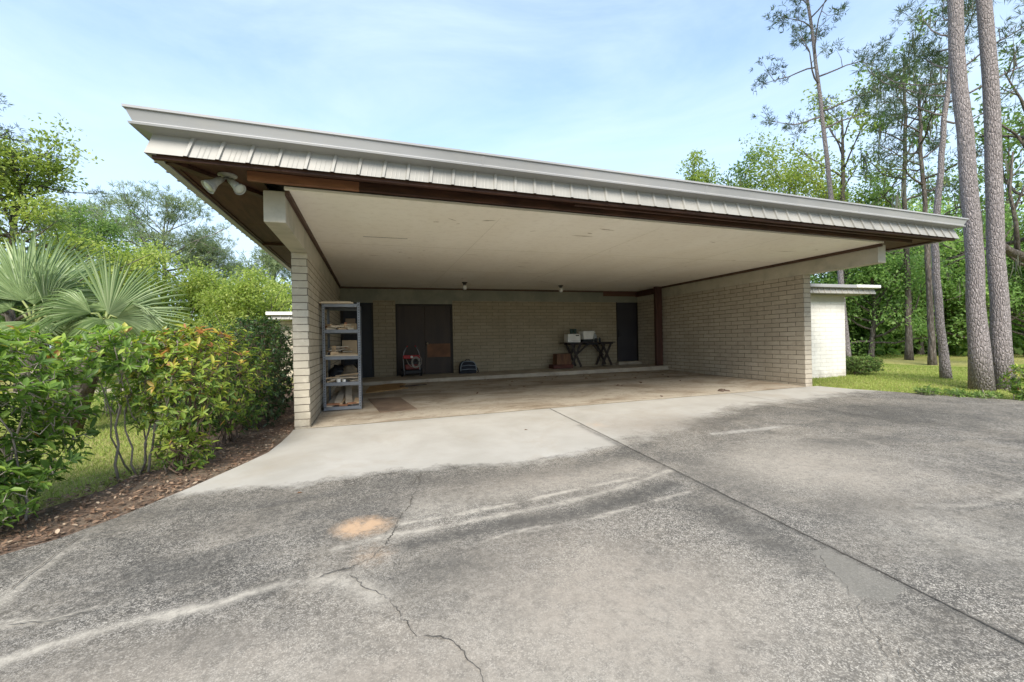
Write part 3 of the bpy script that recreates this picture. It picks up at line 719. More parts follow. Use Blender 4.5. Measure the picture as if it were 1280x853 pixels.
# moulded eaves trim swept round three sides with mitred corners
PR = [(-.03,3.005),(.0,3.006),(.105,3.034),(.122,3.030),(.127,3.044),(.112,3.050),(.104,3.060),(.120,3.10),(.136,3.140),(.134,3.146),(.152,3.150),(.153,3.168),(.143,3.172),(-.05,3.176)]
path = [np.array(LB1), np.array(A1), np.array(B1), np.array(RB1)]
def offs(o):
    segs = []
    for p, q in zip(path[:-1], path[1:]):
        d = (q-p)/np.linalg.norm(q-p); nrm = np.array([d[1], -d[0]]); segs.append((p+nrm*o, d))
    pts = [segs[0][0]]
    for (p, d), (q, e) in zip(segs[:-1], segs[1:]):
        A = np.array([d, -e]).T; k = np.linalg.solve(A, q-p); pts.append(p+d*k[0])
    p, d = segs[-1]; pts.append(p+d*np.linalg.norm(path[-1]-path[-2])); return pts
V = []
for o, z in PR: V += [(p[0], p[1], z) for p in offs(o)]
n4 = 4; Fq = [(i*n4+k, i*n4+k+1, (i+1)*n4+k+1, (i+1)*n4+k) for i in range(len(PR)-1) for k in range(3)]
MB().add(V, Fq).build('gutter', M['gutter'], CB, solid=.004)
# lapped seams in the eaves trim
for k in range(1, 4):
    jt = MB(); x = -1.9+k*3.05
    for (o, z), (o2, z2) in zip(PR[6:8], PR[7:9]):
        pa = np.array(A1)+(np.array(B1)-np.array(A1))*((x-A1[0])/(B1[0]-A1[0])); nn = np.array([fdir[1], -fdir[0]])
        a, b = pa+nn*(o+.003), pa+nn*(o2+.003)
        jt.add([(a[0],a[1],z),(a[0]+.03,a[1]+.0015,z),(b[0]+.03,b[1]+.0015,z2),(b[0],b[1],z2)], [(0,1,2,3)])
    jt.build('gutter_seam', M['gutter'], CB, solid=.003)
MB().prism([(-1.74,4.60),(9.95,5.17),(9.95,14.3),(-1.62,14.1)], 3.05, 3.165).build('roof', M['roof'], CB)

# floodlight under the left soffit corner
FL = thing('floodlight', (-1.34, 5.02, ZS-.0015), 'twin head floodlight with white flared shades under the left corner of the carport soffit', 'floodlight')
MB().lathe([(.085,0),(.085,-.012),(.05,-.026),(.0,-.027)], (-1.34,5.02,ZS-.0015), n=20).build('base_plate', M['lampwhite'], FL, smooth=False)
def lamp(dirv, L, r, org):
    d = Vector(dirv).normalized(); o = Vector(org)
    MB().tube([(-1.34,5.02,ZS-.028), tuple(o)], .013, 8).build('arm', M['greytube'], FL)
    h = MB().lathe([(.03,0),(.034,.06),(.038,.085),(r*.75,L*.72),(r,L),(r*.97,L),(r*.70,L*.75),(.0,L*.70)], o, d, 22).build('lamp_head', M['lampwhite'], FL, smooth=True)
    MB().lathe([(r*.9,L*.86),(r*.8,L*.95),(r*.4,L*1.0),(0,L*1.01)], o, d, 20).build('lens', M['lens'], h, smooth=True)
lamp((-.62,-.38,-.70), .17, .070, (-1.37,4.95,2.80))
lamp((.62,-.45,-.66), .165, .058, (-1.30,4.96,2.79))

# two bare bulb fixtures on the ceiling
BL = thing('bulb_light', (2.42, 11.78, ZC), 'globe bulb on a dark ceiling socket nearer the brown double doors', 'ceiling light', 'bulb lights at the back of the carport ceiling')
MB().lathe([(.075,0),(.075,-.02),(.045,-.035),(.045,-.07),(.0,-.071)], (2.42,11.78,ZC), n=16).build('socket', M['socket'], BL)
MB().lathe([(.02,-.072),(.045,-.10),(.062,-.14),(.055,-.18),(.03,-.20),(.0,-.205)], (2.42,11.78,ZC), n=18).build('bulb', M['globe'], BL, smooth=True)
copy_thing(BL, (5.364, 12.02, ZC), 'globe bulb on a dark ceiling socket nearer the dark trestle table')

# ================================================================== THINGS IN THE CARPORT
def fz(x, y): return float(slab(x, y)) + .003
# steel shelving: x -.80..-.20, y 7.98..8.90
SX0, SX1, SY0, SY1 = -.795, -.195, 7.98, 8.90
SH = thing('storage_shelf', (-.5, 8.44, fz(-.5, 8.44)), 'tall blue grey steel shelving unit with five levels against the left block wall', 'shelf')
zb = fz(-.5, 8.4)
for (x, sx) in ((SX0, 1), (SX1, -1)):
    for (y, sy) in ((SY0, 1), (SY1, -1)):
        p = MB()
        p.box(*sorted((x, x+sx*.042)), *sorted((y, y+sy*.004)), zb, 1.875)
        p.box(*sorted((x, x+sx*.004)), *sorted((y+sy*.004, y+sy*.042)), zb, 1.875)
        h = MB()
        for k in range(42):
            zz = zb+.05+k*.043
            h.box(*sorted((x+sx*.015, x+sx*.026)), *sorted((y-sy*.0015, y+sy*.001)), zz, zz+.02)
            h.box(*sorted((x-sx*.0015, x+sx*.001)), *sorted((y+sy*.017, y+sy*.028)), zz, zz+.02)
        build_multi('upright', [(p, M['shelfmetal']), (h, M['black'])], SH)
LV = [.105, .515, .955, 1.405, 1.845]
for z in LV:
    s = MB()
    s.box(SX0+.005, SX1-.005, SY0+.005, SY1-.005, z-.012, z)
    s.box(SX0+.043, SX1-.043, SY0+.0045, SY0+.012, z-.055, z-.0125); s.box(SX0+.043, SX1-.043, SY1-.012, SY1-.0045, z-.055, z-.0125)
    s.box(SX0+.0045, SX0+.012, SY0+.043, SY1-.043, z-.055, z-.0125); s.box(SX1-.012, SX1-.0045, SY0+.043, SY1-.043, z-.055, z-.0125)
    s.build('shelf', M['shelfmetal'], SH)

def board(x0, y0, x1, y1, z, w, h, mat, label, group, tilt=0., rise=0.):
    o = thing('scrap_board', ((x0+x1)/2, (y0+y1)/2, z), label, 'board', group)
    a, b = Vector((x0, y0, z+h/2)), Vector((x1, y1, z+h/2+rise)); up = Vector((math.sin(tilt), 0, math.cos(tilt)))
    m_ = MB().bar(a, b, w, h, up).build('board_mesh', mat, o, bevel=.002)
    return o
def single(name, mb, mat, label, cat, base, group=None, bevel=0, smooth=False):
    """a thing that is one mesh, origin at its base"""
    e = bpy.data.objects.new('tmp', None); e.location = Vector(base)
    o = mb.build(name, mat, e, bevel, smooth); o.parent = None; o.location = Vector(base); bpy.data.objects.remove(e)
    return tag(o, label, cat, group)
def sboard(x0, y0, x1, y1, z, w, h, mat, label, group, tilt=0., rise=0.):
    up = (math.sin(tilt), 0, math.cos(tilt))
    return single('scrap_board', MB().bar((x0,y0,z+h/2),(x1,y1,z+h/2+rise), w, h, up), mat, label, 'board', ((x0+x1)/2,(y0+y1)/2,z), group, .002)
E_ = .002
# top level: a sheet of pale ply, overhanging to the left front
single('plywood_sheet', MB().box(-.83, -.30, 7.93, 8.85, 1.847, 1.868), M['paleboard'], 'pale plywood sheet lying on the top level of the steel shelves', 'plywood', (-.56, 8.4, 1.847), bevel=.002)
single('plywood_sheet', MB().box(-.80, -.34, 7.96, 8.80, 1.870, 1.886), M['paleboard'], 'second thin pale plywood sheet on top of the plywood on the steel shelves', 'plywood', (-.56, 8.4, 1.870), bevel=.002)
# second level
z = LV[3]+E_
bx = thing('cardboard_box', (-.40, 8.35, z), 'tan cardboard box at the back of the second shelf from the top', 'box')
MB().box(-.47, -.27, 8.40, 8.62, z, z+.12).build('carton_body', M['carton'], bx, bevel=.004)
MB().box(-.47, -.27, 8.49, 8.53, z+.1205, z+.122).build('tape', M['paleboard'], bx)
bx = thing('cardboard_box', (-.38, 8.50, z+.124), 'small dark cardboard box stacked on the tan box of the second shelf from the top', 'box')
MB().box(-.45, -.29, 8.42, 8.60, z+.124, z+.21).build('carton_body', M['cartondark'], bx, bevel=.004)
MB().box(-.45, -.29, 8.49, 8.52, z+.2105, z+.212).build('tape', M['carton'], bx)
g2 = 'scrap boards on the second shelf from the top'; l2 = 'short wood offcut in the heap on the second shelf from the top'
for x0, y0, x1, y1, dz, mt in ((-.74,8.02,-.60,8.10,0,'paleboard'),(-.71,8.10,-.57,8.02,.034,'paleboard'),(-.55,8.03,-.42,8.08,0,'board'),(-.50,8.12,-.36,8.05,.032,'paleboard'),(-.76,8.16,-.66,8.05,.068,'board'),(-.40,8.02,-.31,8.06,0,'paleboard')):
    sboard(x0, y0, x1, y1, z+dz, .045, .03, M[mt], l2, g2)
rq = np.random.default_rng(5)
for k in range(9):
    xa = -.74+.44*rq.random(); ya = 8.03+.25*rq.random(); an = rq.random()*3.1; L_ = .10+.10*rq.random()
    sboard(max(-.77,xa-L_*math.cos(an)/2), max(8.01,ya-L_*math.sin(an)/2), min(-.22,xa+L_*math.cos(an)/2), ya+abs(L_*math.sin(an)/2), z+.036+.012*k*(k < 6), .035+.03*rq.random(), .02+.015*rq.random(), M[('board','paleboard','boardred')[k % 3]], l2, g2)
# third level
z = LV[2]+E_
bx = thing('cardboard_box', (-.40, 8.6, z), 'large tan cardboard box standing at the back of the middle shelf', 'box')
MB().box(-.52, -.27, 8.45, 8.74, z, z+.27).build('carton_body', M['carton'], bx, bevel=.004)
MB().box(-.41, -.37, 8.45, 8.74, z+.2705, z+.272).build('tape', M['paleboard'], bx)
g3 = 'boards on the middle shelf'; l3 = 'pale tan board laid across the front of the middle shelf'
for x0, y0, x1, y1, dz, wd in ((-.77,8.03,-.24,8.02,0,.07),(-.60,8.11,-.23,8.12,0,.08),(-.58,8.04,-.24,8.07,.023,.07),(-.76,8.2,-.24,8.2,0,.08)):
    sboard(x0, y0, x1, y1, z+dz, wd, .022, M['paleboard' if dz == 0 else 'board'], l3, g3)
sboard(-.68, 8.02, -.56, 8.05, z+.024, .06, .05, M['board'], 'small tan block on the left front of the middle shelf', None)
sboard(-.74, 8.25, -.45, 8.15, z+.05, .05, .02, M['boardgrey'], 'greyed board slanting up behind the tan boards of the middle shelf', None, rise=.06)
sboard(-.66, 8.15, -.60, 8.12, z+.046, .03, .13, M['board'], 'short upright stub standing on the middle shelf', None)
for k in range(8):
    xa = -.70+.40*rq.random(); ya = 8.06+.28*rq.random(); an = rq.normal()*.5; L_ = .12+.18*rq.random()
    sboard(max(-.77,xa-L_*math.cos(an)/2), max(8.01,ya-L_*math.sin(an)/2), min(-.22,xa+L_*math.cos(an)/2), max(8.012,ya+L_*math.sin(an)/2), z+.048+.014*k, .035+.03*rq.random(), .018, M[('board','boardgrey','boardred','paleboard')[k % 4]], 'loose wood offcut tossed on the boards of the middle shelf', 'loose offcuts on the middle shelf')
# fourth level
z = LV[1]+E_
def sack(x, y, z, rx, ry, rz, mat, label, cat, seed):
    r = np.random.default_rng(seed); prof = []; mb = MB(); n = 18; rings = 9; V = []
    for i in range(rings):
        t_ = i/(rings-1); rr = math.sin(math.pi*(.12+.80*t_))**.6
        for k in range(n):
            a = 2*math.pi*k/n; q = 1+.12*math.sin(3*a+i)+.1*r.normal()
            V.append((x+rx*rr*q*math.cos(a), y+ry*rr*q*math.sin(a), z+rz*t_*(1+.06*math.sin(2*a))))
    Fs = [(i*n+k, i*n+(k+1) % n, (i+1)*n+(k+1) % n, (i+1)*n+k) for i in range(rings-1) for k in range(n)]
    Fs += [tuple(reversed(range(n))), tuple((rings-1)*n+k for k in range(n))]
    return single('sack', mb.add(V, Fs), mat, label, cat, (x, y, z), smooth=True)
sack(-.60, 8.62, z, .15, .14, .26, M['bagdark'], 'black plastic sack at the back left of the second shelf from the bottom', 'sack', 1)
sack(-.40, 8.55, z, .13, .13, .25, M['bagtan'], 'tan sack leaning at the back of the second shelf from the bottom', 'sack', 2)
sack(-.275, 8.72, z, .06, .10, .28, M['bagdark'], 'narrow black sack at the back right of the second shelf from the bottom', 'sack', 3)
g4 = 'boards piled on the second shelf from the bottom'; l4 = 'weathered flat board in the criss-cross pile on the second shelf from the bottom'
for x0, y0, x1, y1, dz, wd, mt, ri in ((-.72,8.30,-.24,8.30,0,.10,'boardgrey',0),(-.76,8.05,-.48,8.24,.0,.09,'board',0),(-.70,8.03,-.34,8.20,.026,.08,'boardgrey',.03),(-.66,8.16,-.24,8.07,.055,.08,'boardgrey',.0),(-.62,8.26,-.25,8.24,.08,.09,'board',.03),(-.78,8.12,-.55,8.14,.052,.07,'board',.02),(-.36,8.04,-.24,8.14,.0,.06,'boardgrey',0),(-.70,8.36,-.26,8.38,.03,.1,'boardgrey',.05)):
    sboard(x0, y0, x1, y1, z+dz, wd, .022, M[mt], l4, g4, rise=ri)
single('paint_tin', MB().lathe([(.035,0),(.035,.05),(.032,.055),(.0,.056)], (-.56,8.025,z), n=14), M['white'], 'small white tub at the front of the second shelf from the bottom', 'tub', (-.56,8.025,z))
single('paint_tin', MB().lathe([(.028,0),(.03,.04),(.0,.043)], (-.47,8.02,z), n=14), M['white'], 'smaller white pot right of the white tub on the second shelf from the bottom', 'tub', (-.47,8.02,z))
# bottom level
z = LV[0]+E_
g5 = 'planks on the bottom shelf'; l5 = 'wide weathered plank leaning among others on the bottom shelf'
for x0, y0, x1, y1, wd, mt, ri, ti, dz in ((-.70,8.04,-.58,8.70,.13,'boardgrey',.16,.0,0),(-.58,8.05,-.50,8.75,.11,'boardgrey',.20,.1,.05),(-.40,8.03,-.44,8.72,.12,'boardgrey',.26,.35,.02),(-.30,8.10,-.30,8.75,.11,'boardgrey',.12,-.1,.0),(-.28,8.05,-.26,8.6,.09,'board',.05,.0,.03)):
    sboard(x0, y0, x1, y1, z+dz, wd, .022, M[mt], l5, g5, tilt=ti, rise=ri)
for x0, y0, x1, y1, dz, lb in ((-.76,8.03,-.55,8.02,.024,'red brown offcut at the left front of the bottom shelf'),(-.56,8.04,-.42,8.03,.0,'red brown offcut at the middle front of the bottom shelf'),(-.43,8.02,-.26,8.09,.022,'long red brown offcut at the right front of the bottom shelf')):
    sboard(x0, y0, x1, y1, z+dz, .06, .03, M['boardred'], lb, None)
sboard(-.78, 8.01, -.66, 8.01, z, .04, .02, M['paleboard'], 'tiny pale block at the left front of the bottom shelf', None)
sboard(-.54, 8.01, -.49, 8.30, z+.03, .07, .02, M['board'], 'tan board sticking out of the middle of the bottom shelf', None, rise=.05)

# ---- things on the raised step and floor
# pressure washer
wx, wy = 1.05, 12.72; wz = pz(wx)+.001
PW = thing('pressure_washer', (wx, wy, wz), 'red and black pressure washer with looped pale hose standing before the brown double doors', 'pressure washer')
for s in (-1, 1):
    p = MB().tube([(wx+s*.21,wy-.14,wz+.02),(wx+s*.22,wy-.02,wz+.30),(wx+s*.235,wy+.03,wz+.56),(wx+s*.20,wy+.05,wz+.70),(wx+s*.13,wy+.05,wz+.83)], .013, 10)
    p.build('frame', M['greytube'], PW, smooth=True)
    MB().tube([(wx+s*.13,wy+.05,wz+.83),(wx+s*.10,wy+.05,wz+.865)], .016, 8).build('handle', M['red'], PW, smooth=True)
    w_ = MB().lathe([(.0,-.025),(.08,-.025),(.105,-.02),(.11,0),(.105,.02),(.08,.025),(.0,.025)], (wx+s*.265,wy+.06,wz+.11), (1,0,0), 20).build('wheel', M['rubber'], PW, smooth=True)
    MB().lathe([(.0,-.027),(.05,-.027),(.05,.027),(0,.027)], (wx+s*.265,wy+.06,wz+.11), (1,0,0), 14).build('hub', M['greytube'], w_)
MB().box(wx-.235, wx+.235, wy-.03, wy+.03, wz+.50, wz+.60).build('control_panel', M['red'], PW, bevel=.015)
MB().lathe([(.035,0),(.035,.012),(.0,.013)], (wx,wy-.032,wz+.55), (0,-1,0), 16).build('dial', M['white'], PW)
MB().box(wx-.19, wx+.19, wy-.13, wy+.07, wz+.20, wz+.34).build('engine', M['darkred'], PW, bevel=.03)
MB().box(wx-.15, wx+.15, wy-.10, wy+.05, wz+.342, wz+.43).build('engine_cover', M['black'], PW, bevel=.025)
MB().box(wx-.20, wx+.24, wy-.15, wy+.10, wz+.08, wz+.185).build('base_tray', M['black'], PW, bevel=.015)
hs = MB()
for k in range(3):
    r_ = .115+.02*k
    hs.tube([(wx+.10+r_*math.cos(a)*.75, wy-.15-.012*k, wz+.40+r_*math.sin(a)) for a in np.linspace(.2, 2*math.pi+.0, 26)], .011, 8)
hs.tube([(wx-.16,wy-.10,wz+.50),(wx-.10,wy-.15,wz+.36),(wx-.02,wy-.16,wz+.28),(wx+.08,wy-.165,wz+.27)], .011, 8)
hs.tube([(wx+.2,wy-.05,wz+.58),(wx+.27,wy-.1,wz+.5),(wx+.25,wy-.14,wz+.35),(wx+.2,wy-.15,wz+.28)], .009, 8)
hs.build('hose', M['hose'], PW, smooth=True)

# backpack
bx_, by = 2.68, 12.88; bz = pz(bx_)+.001
BP = thing('backpack', (bx_, by, bz), 'navy backpack with pale piping slumped against the back block wall', 'backpack')
V = []; n = 22; prof = []
out = []
for i in range(9):
    y = by-.15+.30*i/8; k = math.sqrt(max(0, 1-((i-4)/4.6)**2))*.25+.75
    for j in range(n+1):
        a = math.pi*j/n; ca, sa = math.cos(a), math.sin(a)
        x = .255*k*np.sign(ca)*abs(ca)**.55; zz = .37*k*abs(sa)**.62
        V.append((bx_+x+.03*zz*0, y+.08*zz, bz+zz))
Fs = [(i*(n+1)+j, i*(n+1)+j+1, (i+1)*(n+1)+j+1, (i+1)*(n+1)+j) for i in range(8) for j in range(n)]
Fs += [tuple(range(n+1)), tuple(reversed([8*(n+1)+j for j in range(n+1)]))]
MB().add(V, Fs).build('pack_body', M['navy'], BP, smooth=False, bevel=.01)
MB().tube([(bx_+.235*np.sign(math.cos(a))*abs(math.cos(a))**.55, by-.158+.08*.35*abs(math.sin(a)), bz+.02+.335*abs(math.sin(a))**.62) for a in np.linspace(.05, math.pi-.05, 24)], .013, 8).build('piping', M['piping'], BP, smooth=True)
MB().tube([(bx_-.22,by-.16,bz+.22),(bx_,by-.175,bz+.245),(bx_+.22,by-.16,bz+.22)], .009, 8).tube([(bx_-.235,by-.16,bz+.11),(bx_,by-.175,bz+.125),(bx_+.235,by-.16,bz+.11)], .012, 8).build('zip', M['piping'], BP, smooth=True)
MB().box(bx_-.18, bx_+.18, by-.185, by-.15, bz+.03, bz+.105).build('pocket', M['navy'], BP, bevel=.015)
MB().tube([(bx_-.07,by-.04,bz+.365),(bx_-.04,by-.04,bz+.41),(bx_+.04,by-.04,bz+.41),(bx_+.07,by-.04,bz+.365)], .012, 8).build('handle', M['black'], BP, smooth=True)
MB().tube([(bx_+.20,by-.02,bz+.25),(bx_+.29,by-.06,bz+.12),(bx_+.31,by-.1,bz+.03),(bx_+.27,by-.14,bz+.012)], .016, 8).build('strap', M['black'], BP, smooth=True)

# trestle table
ty = 12.86; tz0 = lambda x: pz(x)+.001; TT = .80
TB = thing('trestle_table', (6.64, ty, pz(6.64)), 'dark trestle table with crossed legs and slanting braces against the back block wall', 'table')
zt = pz(6.64)+TT
MB().box(5.78, 7.50, ty-.27, ty+.27, zt-.03, zt).build('tabletop', M['blacktable'], TB, bevel=.005)
for xc in (6.13, 7.22):
    for s in (-1, 1):
        o_ = ty-.20+.02*s
        for yo in (0, .40):
            pz_ = pz(xc)+.002
            MB().bar((xc-s*.16,o_+yo,pz_+.035),(xc+s*.16,o_+yo,zt-.07),.065,.036,(0,1,0)).build('leg', M['blacktable'], TB, bevel=.003)
    MB().box(xc-.22, xc+.22, ty-.235, ty+.235, zt-.075, zt-.031).build('apron', M['blacktable'], TB, bevel=.003)
MB().bar((6.17,ty-.05,zt-.43),(6.62,ty-.05,zt-.07),.05,.04).build('brace', M['blacktable'], TB, bevel=.003)
MB().bar((7.18,ty-.05,zt-.43),(6.78,ty-.05,zt-.07),.05,.04).build('brace', M['blacktable'], TB, bevel=.003)
MB().box(6.50, 6.92, ty-.2, ty+.2, zt-.085, zt-.031).build('drawer', M['black'], TB, bevel=.01)
# things on the table
zt += .001
PB = thing('breadbox', (6.08, ty-.05, zt), 'white enamel appliance box with a dark slot on the left of the trestle table', 'appliance')
MB().box(5.86, 6.30, ty-.20, ty+.12, zt, zt+.27).build('housing', M['white'], PB, bevel=.02)
MB().box(6.13, 6.24, ty-.204, ty-.199, zt+.20, zt+.235).build('slot', M['black'], PB)
MB().box(5.98, 6.27, ty-.203, ty-.199, zt+.06, zt+.067).build('trim_line', M['greytube'], PB)
for x_, lb in ((6.03, 'dark green tin on the white appliance box, left one of the pair'), (6.15, 'dark green tin on the white appliance box, right one of the pair')):
    tn = thing('tin_can', (x_, ty-.1, zt+.272), lb, 'tin')
    MB().lathe([(.052,0),(.054,.004),(.052,.01),(.052,.135),(.054,.14),(.052,.146),(.0,.146)], (x_,ty-.1,zt+.272), n=18).build('tin_body', M['green'], tn)
    MB().lathe([(.05,.1465),(.05,.156),(.0,.157)], (x_,ty-.1,zt+.272), n=18).build('lid', M['black'], tn)
BI = thing('bread_maker', (6.57, ty-.06, zt), 'white flared plastic tub on a dark foot in the middle of the trestle table', 'tub')
MB().obox((6.57,ty-.06,zt+.215), (.33,.27,.25), (0,0,.05), 1.25).build('tub_body', M['white'], BI, bevel=.02)
MB().obox((6.57,ty-.06,zt+.347), (.425,.35,.015), (0,0,.05)).build('rim', M['white'], BI, bevel=.004)
MB().box(6.38, 6.76, ty-.2, ty+.1, zt, zt+.085).build('foot', M['black'], BI, bevel=.02)
JG = thing('water_jug', (6.90, ty+.02, zt), 'clear plastic jug right of the white tub on the trestle table', 'jug')
MB().lathe([(.075,0),(.085,.01),(.085,.19),(.06,.25),(.03,.275),(.03,.30),(.0,.301)], (6.90,ty+.02,zt), n=20).build('jug_body', M['jug'], JG, smooth=True)
MB().lathe([(.034,.302),(.034,.325),(.0,.326)], (6.90,ty+.02,zt), n=14).build('cap', M['white'], JG)
CU = thing('black_mug', (6.86, ty-.16, zt), 'black mug in front of the clear jug on the trestle table', 'mug')
MB().lathe([(.042,0),(.048,.01),(.05,.12),(.045,.12),(.043,.02),(.0,.018)], (6.86,ty-.16,zt), n=18).build('cup', M['black'], CU, smooth=True)
MB().tube([(6.905,ty-.16,zt+.10),(6.94,ty-.16,zt+.09),(6.94,ty-.16,zt+.04),(6.905,ty-.16,zt+.03)], .008, 8).build('handle', M['black'], CU, smooth=True)
single('spray_can', MB().lathe([(.032,0),(.033,.10),(.02,.125),(.012,.13),(.012,.15),(0,.151)], (7.02,ty-.12,zt), n=14), M['black'], 'small dark bottle at the right end of the things on the trestle table', 'bottle', (7.02,ty-.12,zt))

# stained wooden crate under the left end of the table
cx, cy = 5.68, 12.8; cz = pz(cx)+.001
CRT = thing('wooden_crate', (cx, cy, cz), 'red brown wooden crate with a wide base below the left end of the trestle table', 'crate')
MB().obox((cx-.02,cy,cz+.065), (.66,.42,.12)).build('base', M['crate2'], CRT, bevel=.008)
MB().obox((cx+.02,cy,cz+.285), (.50,.36,.31), (0,0,0), .90).build('box', M['crate'], CRT, bevel=.006)
MB().obox((cx+.02,cy,cz+.452), (.47,.34,.02)).build('lid', M['crate'], CRT, bevel=.005)

# floor mats and loose bits
P = [(-.10,9.16),(.50,9.14),(.70,7.58),(.10,7.50)]
o = single('floor_mat', MB().prism([(x,y) for x, y in P[::-1]], lambda x, y: fz(x,y)+.001, lambda x, y: fz(x,y)+.011), M['matbrown'], 'flat worn brown mat lying on the floor in front of the steel shelves', 'mat', (.3, 8.3, fz(.3,8.3)))
r = np.random.default_rng(4)
left = [(-.16,10.08),(-.14,10.6),(-.08,11.2)]; top = [(.30,11.45),(.68,11.55)]
right = [(.70+.05*math.sin(k*1.9)+(.03 if k % 2 else -.02), 11.45-k*.14) for k in range(1, 8)]
bot = [(.45,10.30),(.20,10.16)]
o = single('straw_mat', MB().prism(list(reversed(left+top+right+bot)), lambda x, y: fz(x,y)+.002, lambda x, y: fz(x,y)+.022+.012*math.sin(9*x)), M['mattan'], 'tan woven mat with a ragged edge lying on the floor before the step', 'mat', (.28,10.8,fz(.28,10.8)))
single('stick', MB().tube([(.60,10.72,fz(.6,10.7)+.036),(.9,10.86,fz(.9,10.8)+.018),(1.25,10.98,fz(1.25,11)+.014)], [.014,.013,.010], 8), M['frame'], 'thin dark stick lying on the floor beside the tan woven mat', 'stick', (.9,10.85,fz(.9,10.85)))
single('bark_chunk', MB().obox((6.72,7.22,fz(6.72,7.22)+.022),(.16,.11,.04),(0,0,.4),.7).obox((6.80,7.16,fz(6.8,7.2)+.014),(.10,.07,.025),(0,.1,-.5),.7).obox((6.68,7.16,fz(6.7,7.2)+.02),(.06,.05,.05),(.2,.1,.9),.6), M['stemdark'], 'dark clump of bark debris on the slab edge near the right block wall', 'debris', (6.74,7.2,fz(6.74,7.2)))
# dead leaves blown in (a few dozen, each its own object)
lt = MB().add([(-.04,0,.004),(-.01,.022,.016),(.045,.004,.006),(-.005,-.02,.012),(.0,.0,.003)], [(0,4,1),(1,4,2),(2,4,3),(3,4,0)])
lm = None
pts = [(4.45,10.65),(4.29,9.78),(3.34,10.62),(3.31,9.59),(5.21,9.69),(5.99,9.67),(6.06,9.08),(5.19,7.1),(2.49,10.49),(1.38,9.63)]
for k in range(46):
    if k < len(pts): px_, py_ = pts[k]
    else: px_, py_ = 1.2+6.6*r.random(), 8.6+2.9*r.random()**.6
    if lm is None: lm = single('dead_leaf', lt, M['crate'], 'dead brown leaf blown onto the carport floor', 'leaf', (0,0,0), 'dead leaves on the carport floor'); o = lm
    else: o = lm.copy(); COL.objects.link(o)
    o.location = (px_, py_, fz(px_, py_)+.001); o.rotation_euler = (r.normal()*.2, r.normal()*.2, r.random()*6.28); q = .5+1.0*r.random(); o.scale = (q, q, q)
for x_, y_, lb in ((1.93, 5.55, 'single dead leaf on the pale concrete apron left of the joint'), (-.62, 4.15, 'single dead leaf on the dark drive near the left edge')):
    o = lm.copy(); COL.objects.link(o); o['label'] = lb; del o['group']; o.location = (x_, y_, float(G(x_, y_))+.004); o.scale = (.6,.6,.6)

# ================================================================== OTHER BUILDINGS
HW = thing('house_wing', (12.0, 8.5, .1), 'white block house wing with a low metal edged roof beyond the right block wall', 'house')
MB().box(9.75, 12.0, 8.5, 15.5, -.3, 2.20).build('wall', M['brick_white'], HW)
MB().box(9.75, 11.99, 8.49, 8.499, 2.02, 2.20).build('frieze', M['beam'], HW)
MB().box(9.6, 12.62, 8.22, 15.8, 2.205, 2.36).build('roof', M['siding'], HW, bevel=.006)
sk = MB(); skirt(sk, (9.55,8.15), (12.66,8.15), (9.55,8.18), (12.63,8.18), 2.20, 2.335, (0,-1), step=.2, start=.1, dep=.015); sk.build('metal_skirt', M['siding'], HW, solid=.004)
sk = MB(); skirt(sk, (12.66,8.15), (12.66,15.8), (12.63,8.18), (12.63,15.8), 2.20, 2.335, (1,0), step=.2, start=.1, dep=.015); sk.build('metal_skirt', M['siding'], HW, solid=.004)
MB().box(9.5, 11.86, 8.08, 15.9, 2.338, 2.42).build('gutter', M['gutter'], HW, bevel=.012)
MB().box(11.86, 12.72, 8.06, 15.92, 2.345, 2.425).build('gutter', M['white'], HW, bevel=.012)
OB = thing('outbuilding', (-2.9, 16.2, .1), 'low outbuilding with a white metal roof edge far behind the hedge at the left', 'outbuilding')
MB().box(-2.9, 1.0, 16.2, 19.5, -.2, 1.98).build('wall', M['brick'], OB)
sk = MB(); skirt(sk, (-3.15,15.7), (1.2,15.7), (-3.12,15.73), (1.2,15.73), 2.0, 2.13, (0,-1), step=.25, start=.1); sk.build('metal_skirt', M['siding'], OB, solid=.004)
MB().box(-3.2, 1.25, 15.62, 19.8, 2.135, 2.235).build('roof', M['white'], OB, bevel=.01)

# ================================================================== PLANTS
def norm(a): return a/(np.linalg.norm(a, axis=-1, keepdims=True)+1e-9)
def leaves4(P, D, N, L, W):
    """diamond leaves -> verts, quads"""
    D = norm(D); S = norm(np.cross(D, N)); N = np.cross(S, D); n = len(P)
    L = L[:,None]; W = W[:,None]
    a = P; b = P+D*L*.48+S*W*.5+N*W*.12; c = P+D*L-N*L*.08; d = P+D*L*.48-S*W*.5+N*W*.12
    V = np.stack([a,b,c,d], 1).reshape(-1, 3); Q = np.arange(4*n).reshape(n, 4)
    return V, Q
def leaves6(P, D, N, L, W, droop=.16):
    D = norm(D); S = norm(np.cross(D, N)); N = np.cross(S, D); n = len(P)
    L = L[:,None]; W = W[:,None]
    v = [P, P+D*L*.32+S*W*.44+N*W*.16, P+D*L*.70+S*W*.40+N*(W*.14-L*droop*.4), P+D*L-N*L*droop, P+D*L*.70-S*W*.40+N*(W*.14-L*droop*.4), P+D*L*.32-S*W*.44+N*W*.16]
    V = np.stack(v, 1).reshape(-1, 3); b = np.arange(n)[:,None]*6
    Q = np.concatenate([b+np.array([[0,3,2,1]]), b+np.array([[0,5,4,3]])], 1).reshape(-1, 4)
    return V, Q
def rvec(r, n):
    return norm(r.normal(size=(n, 3)))

